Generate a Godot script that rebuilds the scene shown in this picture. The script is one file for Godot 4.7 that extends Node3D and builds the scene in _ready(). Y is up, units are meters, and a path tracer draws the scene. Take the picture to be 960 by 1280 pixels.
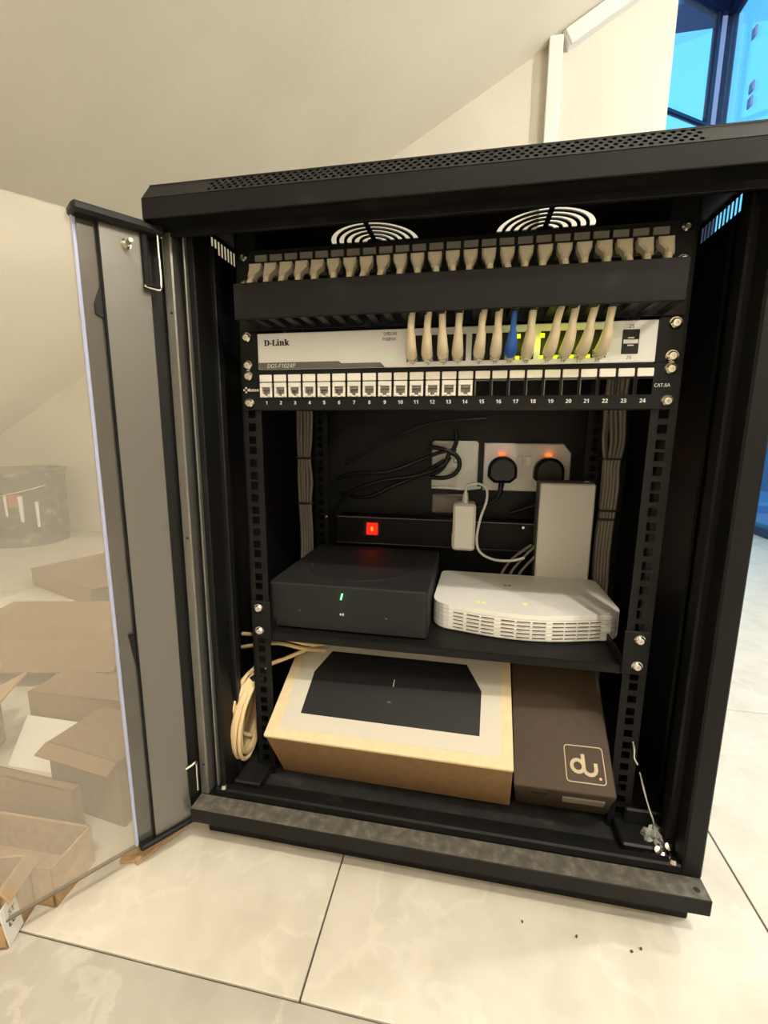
extends Node3D

# All coordinates are metres in the rack's own frame (x right, y up, z towards the viewer,
# origin at the patch panel's upper fixing line); the floor lies at y = -0.6 there and is lifted to 0.
const LIFT := Vector3(0, 0.6, 0)
const FLOOR := -0.6
const LAMP_COLOR := Color(1.0, 0.982, 0.945)

var counts := {}
var M := {}
var rng := RandomNumberGenerator.new()


class Geo:
	var v := PackedVector3Array()
	var n := PackedVector3Array()
	var T := Transform3D()

	func tri(a: Vector3, b: Vector3, c: Vector3, na: Vector3, nb: Vector3, nc: Vector3) -> void:
		var pa := T * a
		var pb := T * b
		var pc := T * c
		var ma := (T.basis * na).normalized()
		var mb := (T.basis * nb).normalized()
		var mc := (T.basis * nc).normalized()
		if (pb - pa).cross(pc - pa).dot(ma + mb + mc) > 0.0:
			v.append_array([pa, pc, pb])
			n.append_array([ma, mc, mb])
		else:
			v.append_array([pa, pb, pc])
			n.append_array([ma, mb, mc])

	func flat(a: Vector3, b: Vector3, c: Vector3, d: Vector3, nn: Vector3) -> void:
		tri(a, b, c, nn, nn, nn)
		tri(a, c, d, nn, nn, nn)

	func box(lo: Vector3, hi: Vector3, bev := 0.0) -> Geo:
		var c := (lo + hi) / 2.0
		var h := ((hi - lo) / 2.0).abs()
		var b := minf(bev, minf(h.x, minf(h.y, h.z)) * 0.9)
		for ax in 3:
			var u := (ax + 1) % 3
			var w := (ax + 2) % 3
			for s: float in [-1.0, 1.0]:
				var q: Array[Vector3] = []
				for k: Array in [[-1, -1], [1, -1], [1, 1], [-1, 1]]:
					var p := Vector3()
					p[ax] = s * h[ax]
					p[u] = float(k[0]) * (h[u] - b)
					p[w] = float(k[1]) * (h[w] - b)
					q.append(c + p)
				var nn := Vector3()
				nn[ax] = s
				flat(q[0], q[1], q[2], q[3], nn)
		if b > 0.0:
			for ax in 3:
				var u := (ax + 1) % 3
				var w := (ax + 2) % 3
				for su: float in [-1.0, 1.0]:
					for sw: float in [-1.0, 1.0]:
						var q: Array[Vector3] = []
						for k: Array in [[-1, 0], [1, 0], [1, 1], [-1, 1]]:
							var p := Vector3()
							p[ax] = float(k[0]) * (h[ax] - b)
							p[u] = su * (h[u] - (b if k[1] == 1 else 0.0))
							p[w] = sw * (h[w] - (0.0 if k[1] == 1 else b))
							q.append(c + p)
						var nn := Vector3()
						nn[u] = su
						nn[w] = sw
						flat(q[0], q[1], q[2], q[3], nn.normalized())
			for sx: float in [-1.0, 1.0]:
				for sy: float in [-1.0, 1.0]:
					for sz: float in [-1.0, 1.0]:
						var s := Vector3(sx, sy, sz)
						var nn := s.normalized()
						tri(c + s * Vector3(h.x, h.y - b, h.z - b), c + s * Vector3(h.x - b, h.y, h.z - b), c + s * Vector3(h.x - b, h.y - b, h.z), nn, nn, nn)
		return self

	func prism(poly: PackedVector2Array, z0: float, z1: float, bev := 0.0) -> Geo:
		# a polygon in x-y drawn out from z0 to z1, its z1 edge chamfered
		var inner := poly
		if bev > 0.0:
			var off := Geometry2D.offset_polygon(poly, -bev, Geometry2D.JOIN_MITER)
			if off.size() == 1 and off[0].size() == poly.size():
				var best := 0
				for i in off[0].size():
					if off[0][i].distance_to(poly[0]) < off[0][best].distance_to(poly[0]):
						best = i
				var r := PackedVector2Array()
				var same := Geometry2D.is_polygon_clockwise(off[0]) == Geometry2D.is_polygon_clockwise(poly)
				for i in poly.size():
					r.append(off[0][posmod(best + (i if same else -i), poly.size())])
				inner = r
			else:
				bev = 0.0
		var ids := Geometry2D.triangulate_polygon(poly)
		for i in range(0, ids.size(), 3):
			var p: Array[Vector2] = [poly[ids[i]], poly[ids[i + 1]], poly[ids[i + 2]]]
			var m: Array[Vector2] = [inner[ids[i]], inner[ids[i + 1]], inner[ids[i + 2]]]
			tri(Vector3(m[0].x, m[0].y, z1), Vector3(m[1].x, m[1].y, z1), Vector3(m[2].x, m[2].y, z1), Vector3.BACK, Vector3.BACK, Vector3.BACK)
			tri(Vector3(p[0].x, p[0].y, z0), Vector3(p[1].x, p[1].y, z0), Vector3(p[2].x, p[2].y, z0), Vector3.FORWARD, Vector3.FORWARD, Vector3.FORWARD)
		var turn := -1.0 if Geometry2D.is_polygon_clockwise(poly) else 1.0
		for i in poly.size():
			var a := poly[i]
			var b := poly[(i + 1) % poly.size()]
			var e := (b - a).normalized() * turn
			var nn := Vector3(e.y, -e.x, 0)
			flat(Vector3(a.x, a.y, z0), Vector3(b.x, b.y, z0), Vector3(b.x, b.y, z1 - bev), Vector3(a.x, a.y, z1 - bev), nn)
			if bev > 0.0:
				var c := inner[(i + 1) % poly.size()]
				var d := inner[i]
				flat(Vector3(a.x, a.y, z1 - bev), Vector3(b.x, b.y, z1 - bev), Vector3(c.x, c.y, z1), Vector3(d.x, d.y, z1), (nn + Vector3.BACK).normalized())
		return self

	func tube(pts: Array, radius: Variant, sides := 8, smooth := 4) -> Geo:
		# a round rod along a smooth curve through the points
		var p: Array[Vector3] = []
		var r: Array[float] = []
		for i in pts.size() - 1:
			var a: Vector3 = pts[maxi(i - 1, 0)]
			var b: Vector3 = pts[i]
			var c: Vector3 = pts[i + 1]
			var d: Vector3 = pts[mini(i + 2, pts.size() - 1)]
			for k in smooth:
				var t := float(k) / smooth
				p.append(b.cubic_interpolate(c, a, d, t))
				r.append(lerpf(radius[i], radius[i + 1], t) if radius is Array else radius)
		p.append(pts[-1])
		r.append(radius[-1] if radius is Array else radius)
		var side := Vector3.UP
		if absf((p[1] - p[0]).normalized().y) > 0.9:
			side = Vector3.RIGHT
		var rings: Array = []
		var norms: Array = []
		for i in p.size():
			var dir := (p[mini(i + 1, p.size() - 1)] - p[maxi(i - 1, 0)]).normalized()
			side = (side - dir * side.dot(dir)).normalized()
			var up := dir.cross(side)
			var ring: Array[Vector3] = []
			var nor: Array[Vector3] = []
			for k in sides:
				var an := TAU * k / sides
				var o := side * cos(an) + up * sin(an)
				ring.append(p[i] + o * r[i])
				nor.append(o)
			rings.append(ring)
			norms.append(nor)
		for i in p.size() - 1:
			for k in sides:
				var j := (k + 1) % sides
				tri(rings[i][k], rings[i][j], rings[i + 1][j], norms[i][k], norms[i][j], norms[i + 1][j])
				tri(rings[i][k], rings[i + 1][j], rings[i + 1][k], norms[i][k], norms[i + 1][j], norms[i + 1][k])
		for e: Array in [[0, 1], [p.size() - 1, p.size() - 2]]:
			var nn: Vector3 = (p[e[0]] - p[e[1]]).normalized()
			for k in sides:
				tri(p[e[0]], rings[e[0]][k], rings[e[0]][(k + 1) % sides], nn, nn, nn)
		return self

	func lathe(profile: Array, sides := 16) -> Geo:
		# a profile of (radius, height) turned about the y axis
		for i in profile.size() - 1:
			var a: Vector2 = profile[i]
			var b: Vector2 = profile[i + 1]
			if a.is_equal_approx(b):
				continue
			var e := (b - a).normalized()
			var o := Vector2(e.y, -e.x)
			for k in sides:
				var a0 := TAU * k / sides
				var a1 := TAU * (k + 1) / sides
				var d0 := Vector3(cos(a0), 0, sin(a0))
				var d1 := Vector3(cos(a1), 0, sin(a1))
				var n0 := d0 * o.x + Vector3.UP * o.y
				var n1 := d1 * o.x + Vector3.UP * o.y
				if a.x > 0.0:
					tri(d0 * a.x + Vector3.UP * a.y, d1 * a.x + Vector3.UP * a.y, d0 * b.x + Vector3.UP * b.y, n0, n1, n0)
				if b.x > 0.0:
					tri(d1 * a.x + Vector3.UP * a.y, d1 * b.x + Vector3.UP * b.y, d0 * b.x + Vector3.UP * b.y, n1, n1, n0)
		return self

	func ring(c: Vector3, r0: float, r1: float, y0: float, y1: float, from := 0.0, to := TAU, sides := 40) -> Geo:
		# a flat annulus (or an arc of one) lying level
		for k in sides:
			var a0 := lerpf(from, to, float(k) / sides)
			var a1 := lerpf(from, to, float(k + 1) / sides)
			var d0 := Vector3(cos(a0), 0, sin(a0))
			var d1 := Vector3(cos(a1), 0, sin(a1))
			for y: float in [y0, y1]:
				var nn := Vector3.DOWN if y == y0 else Vector3.UP
				flat(c + d0 * r0 + Vector3.UP * y, c + d1 * r0 + Vector3.UP * y, c + d1 * r1 + Vector3.UP * y, c + d0 * r1 + Vector3.UP * y, nn)
			for r: float in [r0, r1]:
				var s := -1.0 if r == r0 else 1.0
				flat(c + d0 * r + Vector3.UP * y0, c + d1 * r + Vector3.UP * y0, c + d1 * r + Vector3.UP * y1, c + d0 * r + Vector3.UP * y1, (d0 + d1).normalized() * s)
		return self

	func mesh() -> ArrayMesh:
		var arrays := []
		arrays.resize(Mesh.ARRAY_MAX)
		arrays[Mesh.ARRAY_VERTEX] = v
		arrays[Mesh.ARRAY_NORMAL] = n
		var m := ArrayMesh.new()
		m.add_surface_from_arrays(Mesh.PRIMITIVE_TRIANGLES, arrays)
		return m


# ------------------------------------------------------------------ helpers

func geo(t := Transform3D()) -> Geo:
	var g := Geo.new()
	g.T = t
	return g


func numbered(called: String, parent: Node) -> String:
	var key := "%d/%s" % [parent.get_instance_id(), called]
	var k: int = counts.get(key, 0)
	counts[key] = k + 1
	return called if k == 0 else "%s_%03d" % [called, k]


func tag(o: Node, label: String, category: String, group := "") -> void:
	if label:
		o.set_meta("label", label)
	if category:
		o.set_meta("category", category)
	if group:
		o.set_meta("group", group)


func thing(called: String, label: String, category: String, base: Vector3, group := "", local := false) -> Node3D:
	var o := Node3D.new()
	o.name = numbered(called, self)
	add_child(o)
	o.position = base + LIFT
	o.set_meta("label", label)
	o.set_meta("category", category)
	if group:
		o.set_meta("group", group)
	o.set_meta("shift", Vector3.ZERO if local else -base)
	return o


func obj(called: String, g: Variant, m: Material, parent: Node = self, label := "") -> MeshInstance3D:
	var o := MeshInstance3D.new()
	o.name = numbered(called, parent)
	o.mesh = g.mesh() if g is Geo else g
	o.material_override = m
	parent.add_child(o)
	if parent == self:
		o.position = LIFT
	elif parent.has_meta("shift"):
		o.position = parent.get_meta("shift")
	if label:
		o.set_meta("label", label)
	return o


func struct(called: String, g: Variant, m: Material, parent: Node = self) -> MeshInstance3D:
	var o := obj(called, g, m, parent)
	if parent == self:
		o.set_meta("kind", "structure")
	return o


func copy(root: Node3D, at: Vector3, label: String) -> Node3D:
	var r: Node3D = root.duplicate()
	r.name = numbered(String(root.name), self)
	add_child(r)
	r.position = at + LIFT
	r.set_meta("label", label)
	return r


func write(called: String, text: String, height: float, at: Vector3, m: Material, parent: Node, serif := false, bold := false, basis := Basis(), italic := false, depth := 0.0002) -> MeshInstance3D:
	var f := SystemFont.new()
	f.font_names = PackedStringArray(["Droid Serif" if serif else "Droid Sans"])
	f.font_weight = 700 if bold else 400
	var t := TextMesh.new()
	t.text = text
	t.font = f
	t.font_size = 48
	t.pixel_size = height / (0.71 * 48.0)
	t.depth = depth
	t.curve_step = 2.0
	var o := MeshInstance3D.new()
	o.name = numbered(called, parent)
	o.mesh = t
	o.material_override = m
	parent.add_child(o)
	var shift: Vector3 = parent.get_meta("shift") if parent.has_meta("shift") else Vector3.ZERO
	if italic:
		basis = basis * Basis(Vector3(1, 0, 0), Vector3(0.2, 1, 0), Vector3(0, 0, 1))
	o.transform = Transform3D(basis, at + shift)
	return o


func mat(color: Color, rough := 0.5, metal := 0.0, spec := 0.5) -> StandardMaterial3D:
	var m := StandardMaterial3D.new()
	m.albedo_color = color
	m.roughness = rough
	m.metallic = metal
	m.metallic_specular = spec
	return m


func rgb(r: int, g: int, b: int) -> Color:
	return Color8(r, g, b)


func noise_map(freq: float, octaves: int, ramp: Array, at: Array, seed_value: int, kind := FastNoiseLite.TYPE_SIMPLEX_SMOOTH, size := 512, warp := 0.0) -> NoiseTexture2D:
	var f := FastNoiseLite.new()
	f.noise_type = kind
	f.frequency = freq
	f.fractal_octaves = octaves
	f.seed = seed_value
	if warp > 0.0:
		f.domain_warp_enabled = true
		f.domain_warp_amplitude = warp
		f.domain_warp_frequency = 0.006
	var t := NoiseTexture2D.new()
	t.width = size
	t.height = size
	t.seamless = true
	t.noise = f
	var gr := Gradient.new()
	gr.offsets = PackedFloat32Array(at)
	gr.colors = PackedColorArray(ramp)
	t.color_ramp = gr
	return t


func bump_map(freq: float, octaves: int, strength: float, seed_value: int) -> NoiseTexture2D:
	var f := FastNoiseLite.new()
	f.frequency = freq
	f.fractal_octaves = octaves
	f.seed = seed_value
	var t := NoiseTexture2D.new()
	t.width = 512
	t.height = 512
	t.seamless = true
	t.noise = f
	t.as_normal_map = true
	t.bump_strength = strength
	return t


func textured(base: StandardMaterial3D, tex: Texture2D, scale: float, nrm: Texture2D = null, nscale := 0.3) -> StandardMaterial3D:
	base.albedo_texture = tex
	base.uv1_triplanar = true
	base.uv1_world_triplanar = true
	base.uv1_scale = Vector3.ONE * scale
	if nrm:
		base.normal_enabled = true
		base.normal_texture = nrm
		base.normal_scale = nscale
	return base


func glowing(c: Color, energy: float) -> StandardMaterial3D:
	var m := mat(c, 0.5)
	m.emission_enabled = true
	m.emission = c
	m.emission_energy_multiplier = energy
	return m


func rounded(cx: float, cy: float, w: float, h: float, r: float, steps := 4) -> PackedVector2Array:
	var p := PackedVector2Array()
	for q: Array in [[1, 1, 0.0], [-1, 1, PI / 2], [-1, -1, PI], [1, -1, 1.5 * PI]]:
		for k in steps + 1:
			var a: float = q[2] + PI / 2 * k / steps
			p.append(Vector2(cx + q[0] * (w / 2 - r) + cos(a) * r, cy + q[1] * (h / 2 - r) + sin(a) * r))
	return p


func ribbon(pts: Array, width: float) -> PackedVector2Array:
	# the outline of a flat stroke along a polyline
	var l := PackedVector2Array()
	var r := PackedVector2Array()
	for i in pts.size():
		var a: Vector2 = pts[maxi(i - 1, 0)]
		var b: Vector2 = pts[mini(i + 1, pts.size() - 1)]
		var d := (b - a).normalized().orthogonal() * width / 2
		l.append(pts[i] + d)
		r.append(pts[i] - d)
	r.reverse()
	l.append_array(r)
	return l


const ORD := ["first", "second", "third", "fourth", "fifth", "sixth", "seventh", "eighth", "ninth", "tenth", "eleventh", "twelfth", "thirteenth", "fourteenth", "fifteenth", "sixteenth", "seventeenth", "eighteenth", "nineteenth", "twentieth", "twenty-first", "twenty-second", "twenty-third", "twenty-fourth"]


func _ready() -> void:
	rng.seed = 7
	camera_and_light()
	materials()
	room()
	cabinet()
	door_leaf()
	rack_devices()
	patch_cables()
	shelf_and_contents()
	wiring()
	lower_boxes()
	floor_clutter()


# ------------------------------------------------------------------ camera, sky, lamps

func camera_and_light() -> void:
	var cam := Camera3D.new()
	cam.name = "camera"
	add_child(cam)
	cam.transform = Transform3D(Basis(Vector3(0.98215974, 0.00689243, -0.18792217), Vector3(-0.03916486, 0.98491159, -0.16856829), Vector3(0.18392487, 0.17292093, 0.96761045)), Vector3(0.03493322, -0.06666908, 0.52264854) + LIFT)
	cam.fov = 97.675
	cam.near = 0.01
	cam.far = 60.0
	cam.current = true
	var env := Environment.new()
	env.background_mode = Environment.BG_SKY
	var sky := Sky.new()
	var pm := ProceduralSkyMaterial.new()
	pm.sky_top_color = Color(0.36, 0.76, 1.0)
	pm.sky_horizon_color = Color(0.45, 0.88, 1.0)
	pm.sky_curve = 0.25
	pm.ground_horizon_color = Color(0.16, 0.36, 0.62)
	pm.ground_bottom_color = Color(0.12, 0.28, 0.5)
	pm.ground_curve = 0.1
	pm.sky_energy_multiplier = 1.0
	sky.sky_material = pm
	env.sky = sky
	env.background_energy_multiplier = 2.4
	env.ambient_light_source = Environment.AMBIENT_SOURCE_DISABLED
	env.tonemap_mode = Environment.TONE_MAPPER_LINEAR
	env.tonemap_exposure = 0.63
	env.sdfgi_enabled = true
	env.ssao_enabled = true
	env.ssil_enabled = true
	var we := WorldEnvironment.new()
	we.name = "world"
	we.environment = env
	add_child(we)
	# lamps: [position, energy, size]
	lamp(Vector3(0.72, 3.17, 1.6), 10.4, 0.07, "round ceiling lamp above the aisle in front of the cabinet")
	var pd := thing("unseen_pendant_lamp", "unseen small globe pendant lamp, added under the stair soffit near the window", "lamp", Vector3(1.45, 1.25, -0.38), "", true)  # lamp on the right; its pendant form is added, hung low for the soffit
	obj("cord", geo().tube([Vector3(0, 0.1, 0), Vector3(0, 0.4, 0), Vector3(0, 0.72, 0)], 0.004, 8, 1), mat(rgb(40, 40, 40), 0.5), pd)
	obj("cap", geo().lathe([Vector2(0, 0.115), Vector2(0.03, 0.11), Vector2(0.04, 0.09), Vector2(0, 0.085)], 20), mat(rgb(60, 58, 54), 0.4, 0.8), pd)
	var gp: Array = []
	for k in 13:
		gp.append(Vector2(0.09 * sin(PI * k / 12.0), 0.09 * cos(PI * k / 12.0)))
	obj("globe", geo().lathe(gp, 24), glowing(LAMP_COLOR, 2.0), pd)
	lamp_light(pd, 2.4, 0.05, Vector3.ZERO)
	# unseen lamp on the right wall, added to brighten soffit, door and glass
	var t := thing("added_wall_lamp", "added cream drum wall lamp, unseen, on the wall to the right of the viewer", "lamp", Vector3(1.585, 1.2, 1.2), "", true)
	obj("back_plate", geo().box(Vector3(-0.015, -0.07, -0.05), Vector3(0.0, 0.07, 0.05), 0.004), mat(rgb(210, 205, 195), 0.4), t)
	obj("shade", geo(Transform3D(Basis(), Vector3(-0.08, -0.06, 0))).lathe([Vector2(0, 0), Vector2(0.05, 0), Vector2(0.05, 0.12), Vector2(0, 0.12)], 24), glowing(LAMP_COLOR, 2.0), t)
	lamp_light(t, 2.2, 0.05, Vector3(-0.19, 0, 0))


func lamp(at: Vector3, energy: float, size: float, label: String) -> void:
	var t := thing("ceiling_lamp", label, "lamp", at, "", true)
	var body := mat(rgb(235, 232, 225), 0.4)
	obj("housing", geo().lathe([Vector2(0.0, 0.13), Vector2(size + 0.02, 0.13), Vector2(size + 0.03, 0.0), Vector2(size, 0.0)], 24), body, t)
	obj("diffuser", geo().lathe([Vector2(0.0, -0.003), Vector2(size, 0.0), Vector2(size, 0.01), Vector2(0.0, 0.01)], 24), glowing(LAMP_COLOR, 2.0), t)
	lamp_light(t, energy, size, Vector3(0, -size - 0.02, 0))


func lamp_light(t: Node3D, energy: float, size: float, at: Vector3) -> void:
	var l := OmniLight3D.new()
	l.name = "lamp_light"
	l.light_color = LAMP_COLOR
	l.light_energy = energy
	l.light_size = size
	l.omni_range = 12.0
	l.omni_attenuation = 2.0
	l.shadow_enabled = true
	t.add_child(l)
	l.position = at


# ------------------------------------------------------------------ materials

func materials() -> void:
	var grain := bump_map(0.08, 3, 4.0, 5)
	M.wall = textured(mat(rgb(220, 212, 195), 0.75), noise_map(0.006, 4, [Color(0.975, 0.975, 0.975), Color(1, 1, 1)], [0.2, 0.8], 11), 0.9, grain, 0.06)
	M.soffit = textured(mat(rgb(234, 224, 205), 0.75), noise_map(0.006, 4, [Color(0.97, 0.97, 0.97), Color(1, 1, 1)], [0.2, 0.8], 12), 0.7, grain, 0.06)  # wall paint made paler here: missing bounce light put into the colour
	M.grout = mat(rgb(82, 74, 62), 0.9)
	M.tiles = []
	var marble := noise_map(0.008, 5, [rgb(196, 188, 172), rgb(206, 198, 182), rgb(211, 203, 188), rgb(203, 195, 179)], [0.0, 0.4, 0.62, 1.0], 21, FastNoiseLite.TYPE_SIMPLEX_SMOOTH, 1024, 40.0)
	var vein := noise_map(0.004, 4, [Color(1, 1, 1, 0.0), Color(1, 1, 1, 0.0), Color(0.92, 0.89, 0.82, 0.22), Color(1, 1, 1, 0.0)], [0.0, 0.5, 0.53, 0.57], 33, FastNoiseLite.TYPE_SIMPLEX_SMOOTH, 1024, 60.0)
	for k in 3:
		var m := mat(Color(1.0, 1.0, 1.0), 0.32, 0.0, 0.45)
		textured(m, marble, 1.1)
		m.uv1_offset = Vector3(0.31 * k, 0.17 * k, 0.53 * k)
		m.detail_enabled = true
		m.detail_albedo = vein
		m.detail_blend_mode = BaseMaterial3D.BLEND_MODE_MIX
		M.tiles.append(m)
	var mg := mat(Color(0.86, 0.86, 0.865), 0.32, 0.0, 0.45)  # front-row tile, with the viewer's shade put into its colour
	textured(mg, marble, 1.1)
	mg.detail_enabled = true
	mg.detail_albedo = vein
	mg.detail_blend_mode = BaseMaterial3D.BLEND_MODE_MIX
	M.tile_shaded = mg
	M.black = mat(rgb(17, 17, 17), 0.5, 0.0, 0.3)
	M.inner = mat(rgb(16, 16, 17), 0.5, 0.0, 0.4)
	M.door = mat(rgb(120, 118, 113), 0.32, 0.6, 0.5)
	M.dusty = textured(mat(Color(1, 1, 1), 0.7), noise_map(0.02, 5, [rgb(20, 20, 20), rgb(26, 25, 24), rgb(56, 53, 47)], [0.3, 0.6, 1.0], 41), 3.0)
	M.dust = textured(mat(Color(1, 1, 1), 0.8), noise_map(0.03, 5, [rgb(66, 63, 56), rgb(84, 80, 71), rgb(112, 106, 94)], [0.2, 0.6, 1.0], 42), 4.0)
	M.scuffed = textured(mat(Color(1, 1, 1), 0.5, 0.0, 0.3), noise_map(0.012, 5, [rgb(15, 15, 15), rgb(17, 17, 17), rgb(36, 34, 31)], [0.3, 0.7, 1.0], 43), 2.6)
	M.chrome = mat(rgb(214, 210, 200), 0.22, 1.0)
	M.dark_slot = mat(rgb(10, 10, 10), 0.7)
	M.silver = mat(rgb(228, 229, 230), 0.5, 0.1)
	M.grey_plastic = mat(rgb(92, 89, 84), 0.6)
	M.white_plastic = mat(rgb(228, 225, 217), 0.42)
	M.white_gloss = mat(rgb(234, 231, 224), 0.3)
	M.label_grey = mat(rgb(120, 117, 110), 0.6)
	M.label_white = mat(rgb(238, 235, 228), 0.6)
	M.sheet_white = mat(rgb(202, 196, 182), 0.6)
	M.mark_white = mat(rgb(170, 156, 136), 0.7)
	M.print_white = mat(rgb(220, 220, 214), 0.7)
	M.print_black = mat(rgb(14, 14, 15), 0.6)
	M.cable = mat(rgb(205, 192, 164), 0.5)
	M.plug_grey = mat(rgb(182, 172, 152), 0.55)
	M.cable_grey = mat(rgb(126, 119, 108), 0.55)
	M.cable_cream = mat(rgb(216, 190, 146), 0.5)
	M.cable_blue = mat(rgb(24, 84, 170), 0.45)
	M.cable_black = mat(rgb(14, 14, 15), 0.45)
	M.clear = mat(Color(0.85, 0.85, 0.82, 0.35), 0.2)
	M.clear.transparency = BaseMaterial3D.TRANSPARENCY_ALPHA
	var card := noise_map(0.03, 4, [rgb(160, 130, 94), rgb(172, 142, 104), rgb(180, 149, 110)], [0.1, 0.5, 0.9], 51)
	var rib := bump_map(0.05, 3, 3.0, 9)
	M.card_pack_shaded = textured(mat(Color(0.76, 0.72, 0.66), 0.8), card, 4.0, rib, 0.15)  # shade on the large carton's sides darkened into the cardboard colour
	M.card = textured(mat(Color(1, 1, 1), 0.8), card, 4.0, rib, 0.15)
	M.card_pale = textured(mat(Color(1.0, 1.0, 1.0), 0.8), noise_map(0.03, 4, [rgb(214, 194, 156), rgb(222, 203, 166)], [0.2, 0.8], 52), 4.0)
	M.card_brown = textured(mat(Color(1, 1, 1), 0.75), noise_map(0.03, 4, [rgb(58, 45, 32), rgb(65, 51, 36)], [0.2, 0.8], 53), 4.0)  # brown card, the shelf's shadow partly put into its colour
	M.card_dimmed = textured(mat(Color(0.76, 0.72, 0.66), 0.85), card, 5.0, rib, 0.15)  # cardboard colour darkened for the dim light behind the door
	M.glass = mat(Color(0.90, 0.87, 0.80, 0.035), 0.03, 0.10)
	M.glass.transparency = BaseMaterial3D.TRANSPARENCY_ALPHA
	M.tint = mat(Color(0.40, 0.39, 0.37, 0.82), 0.12, 0.5)
	M.tint.transparency = BaseMaterial3D.TRANSPARENCY_ALPHA
	M.film = mat(rgb(166, 171, 200), 0.35)  # film whose blue is the window's reflection put into the colour
	M.pane = mat(Color(0.8, 0.92, 1.0, 0.06), 0.02)
	M.pane.transparency = BaseMaterial3D.TRANSPARENCY_ALPHA
	M.frame = mat(rgb(22, 34, 74), 0.4)
	M.frame_pale = mat(rgb(150, 170, 220), 0.5)


# ------------------------------------------------------------------ room

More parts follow.
